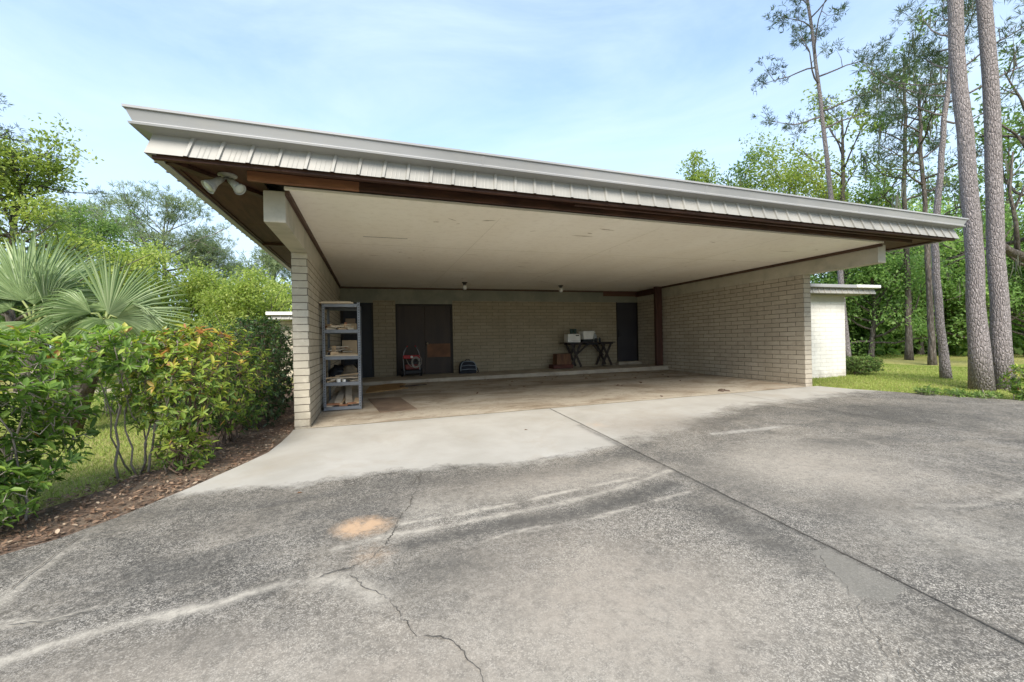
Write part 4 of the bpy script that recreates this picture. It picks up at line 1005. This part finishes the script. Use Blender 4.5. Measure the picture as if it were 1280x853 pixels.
def crown_cloud(r, C, RC, npc, size, flat=.65, width=.5, up=.7, hue=None):
    """leaves round clump centres C (k,3) with radii RC"""
    k = len(C); n = k*npc; idx = np.repeat(np.arange(k), npc)
    off = rvec(r, n)*(r.random(n)[:,None]**.45); off[:,2] *= flat
    P = C[idx]+off*RC[idx][:,None]
    D = norm(off*.8+r.normal(size=(n,3))*.7+np.array([0,0,-.1])); N = norm(r.normal(size=(n,3))*.55+np.array([0,0,up])+off*.4)
    L = size*(.6+.8*r.random(n)); V, Q = leaves4(P, D, N, L, L*width)
    ct = r.normal(size=k)*.14
    t_ = np.clip(.46+ct[idx]+r.normal(size=n)*.17, 0, 1)
    return V, Q, np.repeat(t_, 4)
def needle_cloud(r, C, RC, npc, size, blades=7, w=.012):
    k = len(C); n = k*npc; idx = np.repeat(np.arange(k), npc)
    off = rvec(r, n)*(r.random(n)[:,None]**.5); off[:,2] *= .55
    T = C[idx]+off*RC[idx][:,None]; td = norm(off+np.array([0,0,.35])+r.normal(size=(n,3))*.3)
    P = np.repeat(T, blades, 0); D = norm(np.repeat(td, blades, 0)*.7+rvec(r, n*blades)*.85); N = rvec(r, n*blades)
    L = size*(.7+.6*r.random(n*blades)); V, Q = leaves4(P, D, N, L, np.full(n*blades, w))
    t_ = np.clip(.45+(r.normal(size=k)*.15)[idx]+r.normal(size=n)*.15, 0, 1)
    return V, Q, np.repeat(t_, blades*4)

def curve(pts, n):
    pts = np.array(pts, float); L = np.concatenate([[0], np.cumsum(np.linalg.norm(np.diff(pts, axis=0), axis=1))])
    s = np.linspace(0, L[-1], n); return np.stack([np.interp(s, L, pts[:,k]) for k in range(3)], 1)

def tree(name, label, trunk, r0, r1, limbs, seed, leaf, foliage, mat_leaf, mat_bark, cat='tree', group=None, moss=0, sides=10):
    """trunk: list of points; limbs: dict; foliage: dict(kind, npc, size, rc)"""
    r = np.random.default_rng(seed); T = curve(trunk, 22); n = len(T)
    T[2:-1] += r.normal(size=(n-3, 3))*np.array([1,1,0])*r0*.10
    base = T[0].copy(); base[2] -= .05; root = thing(name, T[0], label, cat, group); T[0] = base
    H = T[-1][2]-T[0][2]; mb = MB()
    rad = np.linspace(r0, r1, n); rad[0] *= 1.35; rad[1] *= 1.12
    mb.tube(T, list(rad), sides)
    C = []; RC = []
    for i in range(limbs['n']):
        h = limbs['h0']+(limbs.get('h1', 1.)-limbs['h0'])*((i+r.random()*.8)/limbs['n'])
        q = h*(n-1); a = int(min(q, n-2)); p0 = T[a]+(T[a+1]-T[a])*(q-a)
        az = limbs.get('az0', 0)+i*2.4+r.normal()*.4
        if 'arc' in limbs: az = limbs['arc'][0]+(limbs['arc'][1]-limbs['arc'][0])*r.random()
        u = (h-limbs['h0'])/(1-limbs['h0']+1e-6)
        ln = limbs['len']*limbs['prof'](u)*(.7+.55*r.random())
        el = limbs['el0']+(limbs['el1']-limbs['el0'])*u+r.normal()*.12
        d = np.array([math.cos(az)*math.cos(el), math.sin(az)*math.cos(el), math.sin(el)])
        pts = [p0]; m_ = 6
        for k in range(m_):
            d = norm(d+np.array([0,0,limbs.get('curl', .06)])+r.normal(size=3)*.13); pts.append(pts[-1]+d*ln/m_)
        pts = np.array(pts); rb = min(rad[a]*.6, .012+ln*.016)*limbs.get('thick', 1)
        mb.tube(pts, list(np.linspace(rb, rb*.25, len(pts))), 6)
        C.append(pts[-1]); RC.append(foliage['rc']*(.7+.5*r.random()))
        for k in range(limbs.get('sub', 4)):
            f = .35+.6*(k+r.random())/limbs.get('sub', 4); j = f*m_; ja = int(min(j, m_-1)); s0 = pts[ja]+(pts[ja+1]-pts[ja])*(j-ja)
            dd = norm(norm(pts[ja+1]-pts[ja])*.6+rvec(r, 1)[0]*.9+np.array([0,0,.2])); sl_ = ln*(.22+.28*r.random())
            e1 = s0+dd*sl_*.5+r.normal(size=3)*.03; e2 = s0+dd*sl_+np.array([0,0,.08*sl_])
            mb.tube([s0,e1,e2], [rb*.38, rb*.26, rb*.12], 5)
            C.append(e2); RC.append(foliage['rc']*(.55+.6*r.random()))
            if r.random() < .5: C.append(e1); RC.append(foliage['rc']*(.4+.4*r.random()))
    for c in foliage.get('extra', []): C.append(np.array(c[:3])); RC.append(c[3])
    C = np.array(C); RC = np.array(RC)
    mb.build('trunk', M[mat_bark], root, smooth=True)
    if foliage['kind'] == 'needle': V, Q, t_ = needle_cloud(r, C, RC, foliage['npc'], foliage['size'], foliage.get('blades', 7), foliage.get('w', .014))
    else: V, Q, t_ = crown_cloud(r, C, RC, foliage['npc'], foliage['size'], foliage.get('flat', .65), foliage.get('width', .5))
    quad_mesh('crown', V, Q, M[mat_leaf], root, t_)
    if moss:
        k = r.integers(0, len(C), moss); P = C[k]+r.normal(size=(moss,3))*.25; nb = 6
        P = np.repeat(P, nb, 0)+r.normal(size=(moss*nb,3))*.07; D = np.tile([0,0,-1.], (moss*nb,1))+r.normal(size=(moss*nb,3))*.07
        V, Q = leaves4(P, D, rvec(r, moss*nb), .35+.8*r.random(moss*nb), np.full(moss*nb, .05)); tag(quad_mesh('moss', V, Q, M['lf_moss'], root, np.repeat(r.random(moss*nb), 4)), kind='stuff')
    return root
ROUND = lambda u: .55+.9*math.sin(math.pi*min(1, .15+.75*u))**1.0*.6
SPREAD = lambda u: 1-.45*u
CONE = lambda u: 1-.75*u
PINE = lambda u: .75+.4*math.sin(math.pi*u)-.35*u
def gpt(u, d):
    p = at(u, 430, d); return np.array([p[0], p[1], float(ground_z(p[0], p[1]))])
def upto(base, u, v, d): return at(u, v, d)

# ---------------- right: two big pine trunks, their crowns far above the frame
def big(label, pts, r0, seed):
    base = np.array([pts[0][0], pts[0][1], 0.]); 
    return pts
D1 = 9.15
b1 = gpt(1226, D1); t1 = [b1, at(1218,330,D1), at(1207,180,D1), at(1193,0,D1), at(1170,-300,D1), at(1150,-640,D1)]
tree('pine_tree', 'thick grey pine trunk rising out of frame, left one of the close pair', t1, .155, .075, dict(n=14, h0=.80, len=2.6, prof=PINE, el0=.1, el1=.7, sub=4), 21, 0, dict(kind='needle', npc=16, size=.24, rc=.55, w=.02), 'lf_pine', 'bark', sides=20)
b2 = gpt(1252, D1+.05); D2 = D1+.05; t2 = [b2, at(1247,330,D2), at(1241,160,D2), at(1231,0,D2), at(1215,-300,D2), at(1200,-680,D2)]
tree('pine_tree', 'thick grey pine trunk rising out of frame, right one of the close pair', t2, .150, .075, dict(n=14, h0=.80, len=2.6, prof=PINE, el0=.1, el1=.7, sub=4), 22, 0, dict(kind='needle', npc=16, size=.24, rc=.55, w=.02), 'lf_pine', 'bark', sides=20)
D3 = 10.6; b3 = gpt(1182, D3); t3 = [b3, at(1173,380,D3), at(1168,300,D3), at(1172,259,D3), at(1180,160,D3), at(1187,85,D3), at(1190,20,D3)]
tree('pine_tree', 'slim leaning pine just left of the thick trunk pair with dark green needle clumps', t3, .092, .04, dict(n=12, h0=.70, len=2.0, prof=lambda u: 1.05-.5*u, el0=.05, el1=.7, sub=4, thick=.8), 23, 0, dict(kind='needle', npc=10, size=.17, rc=.40, w=.016), 'lf_pine', 'bark', sides=12)
D4 = 14.; b4 = gpt(1060, D4); t4 = [b4, at(1050,345,D4), at(1038,240,D4), at(1025,120,D4), at(1012,20,D4), at(1004,-40,D4)]
tree('pine_tree', 'tall thin pine with sparse tufted branches standing clear against the sky behind the roof', t4, .092, .035, dict(n=15, h0=.58, len=2.0, prof=lambda u: 1.0-.35*u, el0=.05, el1=.75, sub=4, thick=.9, curl=.05), 37, 0, dict(kind='needle', npc=8, size=.16, rc=.36, w=.020), 'lf_pine', 'bark', sides=12)
D5 = 17.; t5 = [gpt(1136, D5), at(1134,330,D5), at(1130,240,D5), at(1132,150,D5), at(1130,70,D5)]
tree('mossy_tree', 'pale trunked tree with patchy leaves and hanging moss behind the slim leaning pine', t5, .11, .04, dict(n=16, h0=.30, len=2.2, prof=SPREAD, el0=.15, el1=.8, sub=4), 25, 0, dict(kind='leaf', npc=20, size=.16, rc=.45), 'lf_mid', 'bark_dark', moss=40)
D6 = 15.; t6 = [gpt(1165, D6), at(1160,330,D6), at(1155,240,D6), at(1150,180,D6), at(1150,110,D6)]
tree('pine_tree', 'bushy dark topped pine behind the slim leaning pine', t6, .10, .04, dict(n=16, h0=.62, len=2.1, prof=SPREAD, el0=.1, el1=.7, sub=5), 26, 0, dict(kind='needle', npc=6, size=.19, rc=.40, w=.02), 'lf_pine', 'bark_dark', moss=10)
# oak at the far right with a heavy dark limb
D7 = 13.; ob = gpt(1330, D7)
OK_ = tree('oak_tree', 'dark limbed oak reaching in from the right edge of the picture', [ob, at(1318,380,D7), at(1310,320,D7), at(1300,240,D7), at(1290,150,D7)], .26, .06, dict(n=13, h0=.35, len=3.2, prof=SPREAD, el0=.1, el1=.9, sub=5, thick=1.3), 27, 0, dict(kind='leaf', npc=18, size=.16, rc=.45), 'lf_mid', 'bark_dark', moss=16)
MB().tube([at(1312,332,D7), at(1285,324,D7-.2), at(1262,314,D7-.4), at(1245,300,D7-.5)], [.15,.13,.10,.05], 10).tube([at(1272,318,D7-.3), at(1270,280,D7-.4), at(1262,240,D7-.5), at(1266,190,D7-.6)], [.07,.05,.035,.02], 8).tube([at(1268,262,D7-.4), at(1280,235,D7-.4), at(1290,200,D7-.4)], [.035,.025,.015], 6).build('limb', M['bark_dark'], OK_, smooth=True)

# trees behind the roof
def broad(label, u, vtop, d, rad, seed, leaf='lf_bright', npc=60, size=.15, n=15, h0=.35, rc=None, bark='bark_dark', name='broadleaf_tree', el0=.15, el1=1.0, prof=SPREAD, moss=0, flat=.65, lean=0, group=None, r0=None, sub=5):
    b = gpt(u, d); top = at(u+lean, vtop, d); rc = rc or rad*.30
    top[2] -= rc*.5; mid = (b*.5+top*.5)+np.array([rng.normal()*.15, rng.normal()*.15, 0])
    return tree(name, label, [b, mid, top], r0 or max(.08, .018*(top[2]-b[2])+.04), .03, dict(n=n, h0=h0, len=rad, prof=prof, el0=el0, el1=el1, sub=sub), seed, 0, dict(kind='leaf', npc=npc, size=size, rc=rc, flat=flat), leaf, bark, moss=moss, group=group)
broad('bright green rounded tree top rising behind the middle of the roof edge', 985, 228, 20, 3.4, 41, npc=75, size=.125, n=18, h0=.45)
broad('low pale green tree top at the left end of the group behind the roof', 868, 225, 24, 2.2, 42, 'lf_bright', npc=70, size=.14, n=13, h0=.5)
broad('tiny leaved airy tree top just left of the bright one behind the roof', 925, 212, 22, 2.3, 44, 'lf_mid', npc=26, size=.16, n=12, h0=.5)
broad('thin twiggy tree with few fresh leaves beside the tall thin pine', 1052, 140, 19, 2.7, 43, 'lf_bright', npc=16, size=.16, n=12, h0=.42, rc=.45, el0=.5, el1=1.1)
broad('light green tree top between the tall thin pine and the mossy tree', 1088, 245, 21, 2.5, 45, 'lf_mid', npc=60, size=.13, n=14, h0=.4)
# woodland behind the right lawn
broad('bushy green tree at the wood edge directly right of the white house wing', 1088, 318, 18.5, 2.9, 51, 'lf_wood', npc=100, size=.125, n=24, h0=.14, rc=.8)
broad('broad green understorey tree at the wood edge behind the slim leaning pine', 1150, 300, 19.5, 3.2, 52, 'lf_wood', npc=100, size=.125, n=24, h0=.13, rc=.85, moss=14)
broad('green understorey tree at the wood edge behind the thick trunk pair', 1215, 305, 18.5, 3.0, 53, 'lf_wood', npc=100, size=.125, n=24, h0=.13, rc=.85, moss=10)
broad('green understorey tree at the wood edge by the right border of the picture', 1285, 310, 18, 3.1, 54, 'lf_mid', npc=95, size=.125, n=22, h0=.16, rc=.85)
broad('tall leafy tree deep in the wood above the thick trunk pair', 1262, 170, 23, 3.6, 56, 'lf_mid', npc=20, size=.18, n=18, h0=.3, rc=.8, moss=14)
broad('tall leafy tree deep in the wood right of the mossy tree', 1185, 235, 24, 3.4, 57, 'lf_mid', npc=22, size=.18, n=18, h0=.25, rc=.85, moss=12)
broad('dense tree deep in the wood behind the white house wing roof', 1040, 262, 23, 3.2, 58, 'lf_mid', npc=60, size=.18, n=18, h0=.22, rc=.85)
# far woodland mass: one uncountable band round the back and sides
r = np.random.default_rng(77); C = []; RC = []
for k in range(900):
    a = R_(-75)+R_(165)*r.random(); dist = 27+22*r.random()
    x, y = dist*math.sin(a), dist*math.cos(a)
    hgt = (5.2 if a > YAW+.25 else 4.2)*(.55+.6*r.random())+ (1.2*math.sin(a*9)+.8*math.sin(a*23))
    C.append((x, y, .2+max(.3, hgt*r.random()**.8))); RC.append(1.0+.9*r.random())
for k in range(420):   # dark thicket closing the foot of the right-hand wood
    u = 1010+330*r.random(); d = 19.5+5*r.random(); p = at(u, 430, d)
    C.append((p[0], p[1], .3+2.6*r.random())); RC.append(.7+.5*r.random())
V, Q, t_ = crown_cloud(r, np.array(C), np.array(RC), 105, .30, .8)
tag(quad_mesh('woodland', V, Q, M['lf_wood'], None, t_), kind='stuff')

# ---------------- left background
broad('bright yellow green tree filling the left edge above the fan palms', 28, 215, 11.5, 2.3, 61, 'lf_bright', npc=72, size=.10, n=22, h0=.3, rc=.55, flat=.45)
broad('mid green tree just right of the bright yellow green one', 112, 290, 18, 2.2, 62, 'lf_mid', npc=80, size=.11, n=18, h0=.3, rc=.65)
broad('bright green tree in the gap behind the right fan palm', 168, 342, 17, 2.4, 63, 'lf_bright', npc=85, size=.12, n=18, h0=.2, rc=.7, flat=.5)
broad('yellow green tree below the corner of the roof', 258, 362, 19, 2.3, 64, 'lf_bright', npc=85, size=.12, n=18, h0=.18, rc=.7)
broad('green tree beside the left block pillar', 312, 366, 17, 2.0, 65, 'lf_bright', npc=85, size=.11, n=17, h0=.2, rc=.65)
broad('pale yellow tree touching the left block pillar', 350, 378, 20, 2.0, 66, 'lf_bright', npc=80, size=.12, n=15, h0=.2, rc=.65)
broad('low dark bush tree behind the left fan palm', 62, 370, 13, 1.8, 67, 'lf_mid', npc=90, size=.11, n=18, h0=.15, rc=.6)
Dp = 34.
def pine(label, u, vtop, d, rad, seed, h0=.5, npc=14, n=18, leaf='lf_pale', rc=.9, size=.32, w=.035):
    b = gpt(u, d); top = at(u, vtop+6, d)
    return tree('pine_tree', label, [b, b*.5+top*.5, top], .26, .07, dict(n=n, h0=h0, len=rad, prof=lambda q: .8+.3*math.sin(math.pi*q)-.25*q, el0=.1, el1=.8, sub=5), seed, 0, dict(kind='needle', npc=npc, size=size, rc=rc, w=w), leaf, 'bark')
pine('wide pale pine crown in the distance left of the roof corner', 205, 278, 32, 4.4, 71, h0=.5, n=24)
pine('smaller distant pine right of the wide pale pine', 262, 318, 34, 2.8, 72, h0=.45)
pine('slender distant pine seen just left of the block pillar', 342, 318, 30, 1.9, 73, h0=.62, n=12, npc=10)
pine('distant pine behind the bright yellow green tree', 100, 268, 33, 3.0, 74, h0=.5)
# branch reaching in at the top left from a tree outside the frame
Dl = 10.; lb = gpt(-190, Dl)
tree('pine_tree', 'dark branched pine reaching in at the top left corner of the picture', [lb, at(-180,330,Dl), at(-165,250,Dl), at(-155,165,Dl)], .2, .06, dict(n=9, h0=.62, len=3.1, prof=lambda q: 1.-.35*q, el0=-.04, el1=.10, sub=9, curl=-.012, arc=(-.45, .25)), 75, 0, dict(kind='needle', npc=13, size=.12, rc=.27, w=.014), 'lf_pine', 'bark_dark')

# ---------------- fan palms
def palm(label, u, v, d, fronds, seed, shift=(.05,.1)):
    r = np.random.default_rng(seed); cen = at(u, v, d); b = np.array([cen[0]+shift[0], cen[1]+shift[1], float(ground_z(cen[0], cen[1]))])
    root = thing('fan_palm', b, label, 'palm')
    MB().tube([b-np.array([0,0,.05]), b*.5+cen*.5, cen-np.array([0,0,.12])], [.16,.15,.12], 12).build('trunk', M['bark_dark'], root, smooth=True)
    for (az, el, ln, droop, plen, spin, half) in fronds:
        d_ = np.array([math.cos(az)*math.cos(el), math.sin(az)*math.cos(el), math.sin(el)])   # along petiole
        s0 = norm(np.cross(d_, [0,0,1.])); u0 = np.cross(s0, d_); side = s0*math.cos(spin)+u0*math.sin(spin); up = np.cross(side, d_)
        hub = cen+d_*plen; pm = cen+d_*plen*.5+np.array([0,0,.03])
        ns = 44; A = np.linspace(-half, half, ns)+r.normal(size=ns)*.02; V = []; Q = []; tt_ = []
        for a in A:
            dr = d_*math.cos(a)+side*math.sin(a); l = ln*(.62+.38*math.cos(a/2.4))*(.93+.12*r.random()); wmax = .030*ln/1.
            nrm = up; sd_ = norm(np.cross(dr, nrm)); k = len(V); tn = np.clip(.45+r.normal()*.18, 0, 1)
            fu = [0, .25, .55, .8, 1.]; ww = [.004, .014, .0145, .008, .001]
            dk = droop*(.6+.8*r.random())
            for f_, w_ in zip(fu, ww):
                p = hub+dr*l*f_+up*(.10*l*f_*(1-f_))+np.array([0,0,-1.])*dk*l*max(0, f_-.30)**2*1.5
                V += [p-sd_*w_*ln+up*.012*(f_ > 0), p-up*.010, p+sd_*w_*ln+up*.012*(f_ > 0)]; tt_ += [tn]*3
            for i in range(4):
                q = k+i*3; Q += [(q,q+1,q+4,q+3),(q+1,q+2,q+5,q+4)]
        fr_ = quad_mesh('frond', np.array(V), np.array(Q), M['lf_palm'], root, np.array(tt_))
        mbp = MB().tube([cen-np.array([0,0,.1]), pm, hub], [.022,.016,.012], 6); mbp.build('petiole', M['stemp'], fr_, smooth=True)
    return root
M['stemp'] = pmat('palm_petiole', (.16,.20,.06), (.22,.24,.09), 6, .5, 0)
# azimuths: camera looks along +Y; -pi/2 points towards it
palm('large fan palm with tall upright fronds at the left edge behind the shrubs', 42, 400, 6.0, [(1.9,1.25,1.25,.12,.22,.1,.85),(2.8,1.05,1.2,.22,.3,.9,1.0),(3.0,.55,1.05,.35,.3,1.2,1.3),(-1.55,-.75,.55,.30,.06,.05,1.5),(.25,.95,.80,.45,.2,1.1,.8),(2.3,.6,1.0,.5,.4,.4,1.6),(-.1,.2,.62,.7,.2,1.2,1.2)], 81)
palm('smaller fan palm with a wide open frond behind the reddish shrub', 131, 397, 6.1, [(.10,.80,1.0,.16,.06,1.42,1.15),(1.7,.6,.7,.4,.2,.2,1.6),(-1.5,-.8,.42,.6,.04,.1,1.6),(-2.9,.35,.7,.6,.15,1.1,.9),(-.1,-.05,.65,.6,.15,1.2,.9)], 82, (-.75,.55))

# ---------------- shrubs with real leaves and twigs
def shrub(label, base, cen, rad, nros, lsize, seed, mat='lf_shrub', stems=7, per=7, twig='stem', holes=0., name='shrub', tint0=.45, shell=.35, group=None, wid=.36, boxy=2.):
    r = np.random.default_rng(seed); base = np.array(base, float); cen = np.array(cen, float); rad = np.array(rad, float)
    root = thing(name, base, label, 'shrub', group); mb = MB(); nodes = []
    for k in range(stems):
        o = rvec(r, 1)[0]; o[2] = .35+.5*abs(o[2]); tip = cen+o*rad*(.55+.4*r.random()); b = base+np.append(r.normal(size=2)*.10, -.04)
        m1 = b*.65+tip*.35+r.normal(size=3)*.06; m2 = b*.3+tip*.7+r.normal(size=3)*.08
        P = curve([b, m1, m2, tip], 9); P[1:-1] += r.normal(size=(7,3))*.018
        mb.tube(P, list(np.linspace(.011, .004, 9)*(.7+.7*r.random())), 6); nodes += list(P[2:])
    nodes = np.array(nodes)
    u = rvec(r, nros*3); s = np.maximum.reduce([np.abs(u[:,0]), np.abs(u[:,1]), np.abs(u[:,2])])
    u = u/(np.abs(u)**boxy).sum(1, keepdims=True)**(1/boxy)
    P = cen+u*rad*(shell+(1-shell)*r.random(nros*3)[:,None]**.5)
    if holes: # leave gaps: drop rosettes where a coarse wave is low
        wv = np.sin(P[:,0]*5.1+seed)+np.sin(P[:,2]*6.3+P[:,0]*2.)+np.sin(P[:,1]*4.7+1.3*seed)
        top_ = (P[:,2]-cen[2])/rad[2]
        P = P[(wv > holes-1.2) | (top_ > .45)]
    P = P[P[:,2] > base[2]+.06][:nros]; n = len(P)
    P = P[np.argsort(((P-nodes.mean(0))**2).sum(1))]; n = len(P); have = list(nodes)
    for p in P:
        H_ = np.array(have); q = H_[((H_-p)**2).sum(1).argmin()]
        if np.linalg.norm(p-q) < .45:
            md = (p+q)/2+r.normal(size=3)*.02+np.array([0,0,-.015]); mb.tube([q, md, p], [.0042,.0034,.0022], 4, False); have.append(p)
    mb.build('stems', M[twig], root, smooth=True)
    ax = norm(norm(P-cen)*.7+np.array([0,0,.75])+r.normal(size=(n,3))*.35)
    PP = np.repeat(P, per, 0); AX = np.repeat(ax, per, 0); k = n*per
    rv = rvec(r, k); tang = norm(rv-(rv*AX).sum(1, keepdims=True)*AX)
    D = norm(tang*(.8+.3*r.random(k)[:,None])+AX*(.15+.75*r.random(k)[:,None])); N = norm(AX+r.normal(size=(k,3))*.25+np.array([0,0,.2]))
    L = lsize*np.clip(.85+.32*r.normal(size=k), .35, 1.6); V, Q = leaves6(PP+AX*r.normal(size=(k,1))*.015, D, N, L, L*wid*(.8+.4*r.random(k)))
    rt = r.normal(size=n)*.15+.22*np.clip((P[:,2]-cen[2])/rad[2], -.6, 1)
    t_ = np.clip(tint0+np.repeat(rt, per)+r.normal(size=k)*.14, 0, 1)
    fl = r.random(k) < .006; t_[fl] = .97
    quad_mesh('foliage', V, Q, M[mat], root, np.repeat(t_, 6))
    return root
def gz(x, y): return float(ground_z(x, y))+.03
def sh(label, x, y, top, rx, ry, bottom=.05, **k):
    z0 = gz(x, y); cz = (z0+bottom+top)/2; return shrub(label, (x, y, z0), (x, y, cz), (rx, ry, (top-z0-bottom)/2), **k)
shrub('big glossy shrub with bare grey twigs at the left edge beside the drive', (-2.75,4.3,gz(-2.75,4.3)), (-2.84,4.30,.68), (.68,.60,.66), 1000, .078, 91, 'lf_shrub', stems=11, per=7, holes=.15, tint0=.40, boxy=2.6)
shrub('low leafy shoots at the foot of the big glossy shrub', (-2.62,4.02,gz(-2.62,4.0)), (-2.75,4.00,.14), (.50,.26,.26), 200, .078, 92, 'lf_shrub', stems=6, per=6, tint0=.42)
shrub('tall glossy shrub leaving the frame at the left edge', (-3.55,4.5,gz(-3.5,4.5)), (-3.6,4.5,.62), (.62,.7,.72), 330, .08, 93, 'lf_shrub', stems=8, tint0=.40)
shrub('arching leafy shrub between the left edge shrub and the red tipped one', (-2.25,5.35,gz(-2.25,5.35)), (-2.25,5.1,1.12), (.50,.45,.24), 190, .078, 97, 'lf_shrub', stems=7, tint0=.50)
shrub('open red tipped shrub on thin dark stems in the mulch bed', (-1.88,5.35,gz(-1.9,5.3)), (-1.80,5.32,.80), (.58,.48,.56), 460, .066, 94, 'lf_red', stems=8, per=7, twig='stemdark', holes=.8, tint0=.52, boxy=2.3)
shrub('tufted shoots at the foot of the red tipped shrub', (-1.84,5.12,gz(-1.84,5.1)), (-1.80,5.12,.14), (.26,.2,.20), 90, .062, 98, 'lf_red', stems=5, twig='stemdark', tint0=.35)
shrub('mixed green and red shrub between the red tipped one and the dark hedge', (-1.72,6.25,gz(-1.72,6.2)), (-1.70,6.2,.72), (.45,.5,.66), 430, .06, 95, 'lf_red', stems=8, per=7, twig='stemdark', tint0=.28, boxy=2.6)
for k, (x, y, top, rx, lab, sd_) in enumerate(((-1.62,7.1,1.55,.44,'dark dense hedge shrub nearest the left block pillar',101),(-1.80,8.0,1.62,.5,'dark hedge shrub second from the left block pillar along the wall',102),(-1.85,9.1,1.62,.55,'dark hedge shrub hidden deepest behind the left block pillar',103))):
    sh(lab, x, y, top, rx, .60, .02, nros=720, lsize=.05, seed=sd_, mat='lf_hedge', stems=9, per=7, twig='stemdark', tint0=.42, boxy=3.2, shell=.45, wid=.46)
sh('pale topped hedge shrub behind the red tipped shrub', -2.35, 7.0, 1.45, .55, .6, .02, nros=330, lsize=.07, seed=104, mat='lf_hedge', stems=8, per=7, twig='stemdark', tint0=.58, boxy=3., wid=.45)
sh('yellow green garden shrub behind the fan palms on the left lawn', -4.4, 9.6, 1.5, 1.1, .8, .02, nros=330, lsize=.10, seed=105, mat='lf_shrub', stems=8, tint0=.6)
sh('second garden shrub on the left lawn right of the fan palms', -2.9, 10.6, 1.35, .9, .7, .02, nros=280, lsize=.09, seed=106, mat='lf_shrub', stems=8, tint0=.5)
# clipped box hedge by the wing and the plants along the right edge of the drive
p = at(1075, 459, 11.9); sh('clipped low box hedge at the corner of the white house wing', p[0]+.1, p[1]+.1, .53, .44, .40, .0, nros=1300, lsize=.035, seed=111, mat='lf_mid', stems=8, per=7, twig='stemdark', tint0=.45, boxy=6., shell=.6, wid=.6, name='box_hedge')
p = at(1292, 465, 7.6); sh('bright green shrub at the right edge of the picture', p[0], p[1], .62, .40, .4, .0, nros=190, lsize=.075, seed=112, mat='lf_shrub', stems=7, tint0=.55)
for u, d, hh, rr, lab, sd_ in ((1161, 8.25, .17, .22, 'small round weed clump at the drive edge, left of three', 121), (1196, 8.1, .13, .20, 'small weed clump at the drive edge, middle of three', 122), (1232, 7.9, .12, .28, 'low spreading weed clump at the drive edge, right of three', 123)):
    p = at(u, 490, d); z0 = gz(p[0], p[1]); sh(lab, p[0], p[1], z0+hh, rr, .18, .0, nros=60, lsize=.06, seed=sd_, mat='lf_mid', stems=5, per=6, tint0=.5, name='weed_clump')

# ---------------- grass, litter
def blades(name, n, xr_, yr_, ok, seed, h=.055, mat='grassblade', w=.007):
    r = np.random.default_rng(seed); x = xr_[0]+(xr_[1]-xr_[0])*r.random(n); y = yr_[0]+(yr_[1]-yr_[0])*r.random(n); m_ = ok(x, y); x = x[m_]; y = y[m_]
    z = ground_z(x, y); P = np.stack([x, y, z], 1); k = len(P)
    dens = np.sin(1.3*x+2*np.sin(.9*y))+np.sin(2.1*y-.7*x)
    D = norm(r.normal(size=(k,3))*np.array([.5,.5,.1])+np.array([0,0,1.])); hh = h*(.5+.9*r.random(k))
    V, Q = leaves4(P, D, rvec(r, k), hh, np.full(k, w)); t_ = np.clip(.45+.10*dens+r.normal(size=k)*.2, 0, 1)
    return tag(quad_mesh(name, V, Q, M[mat], None, np.repeat(t_, 4)), kind='stuff')
def right_ok(x, y): return (x > xr(y)+.02) & ~((x > 9.7) & (x < 12.05) & (y > 8.45))
blades('grass', 110000, (9.0, 17), (0, 12.5), right_ok, 131, .05, w=.009)
blades('grass', 60000, (9.0, 26), (12.4, 22), lambda x, y: (x > 9) & ~((x < 12.05) & (y < 15.6)), 132, .06, w=.016)
def left_ok(x, y): return (x < np.where(y < 6.72, xl(y), -1.06)-1.05-.2*np.sin(3*y))
blades('grass', 110000, (-10, -1.5), (3.5, 13.5), left_ok, 133, .05, w=.009)
# sparse green tufts invading the mulch, and dead leaves over it
r = np.random.default_rng(141); n = 9000
y = 2.0+8*r.random(n)**1.2; x = np.where(y < 6.72, xl(y), -1.06)-.02-1.25*r.random(n)**1.1
z = G(x, y)-.008-.05*np.clip((np.where(y < 6.72, xl(y), -1.06)-x)/1.2, 0, 1)**3+.006+.018*r.random(n)
P = np.stack([x, y, z], 1); D = norm(r.normal(size=(n,3))*np.array([1,1,.22])); N = norm(r.normal(size=(n,3))*.35+np.array([0,0,1.]))
L = .016+.036*r.random(n)**1.4; V, Q = leaves6(P, D, N, L, L*(.35+.3*r.random(n)), -.1)
tag(quad_mesh('leaf_litter', V, Q, M['litter'], None, np.repeat(np.clip(.5+r.normal(size=n)*.25, 0, 1), 6)), kind='stuff')
for q, (cx_, cy_) in enumerate(((-.93, 2.78), (-1.45, 2.70), (-.28, 2.74), (2.73, 2.05))):
    blades('grass', 260, (cx_-.04, cx_+.04), (cy_-.03, cy_+.03), lambda x, y: np.hypot(x-cx_, y-cy_) < .04*(.5+.5*rng.random(len(x))), 150+q, .05, w=.006)
def mul_ok(x, y):
    e = np.where(y < 6.72, xl(y), -1.06)-x; return (e > .25) & (np.sin(4.1*x+3)*np.sin(3.3*y) > .35) & (e < 1.3)
blades('grass', 16000, (-4.5, -1.2), (2.5, 8), mul_ok, 134, .04, w=.007)
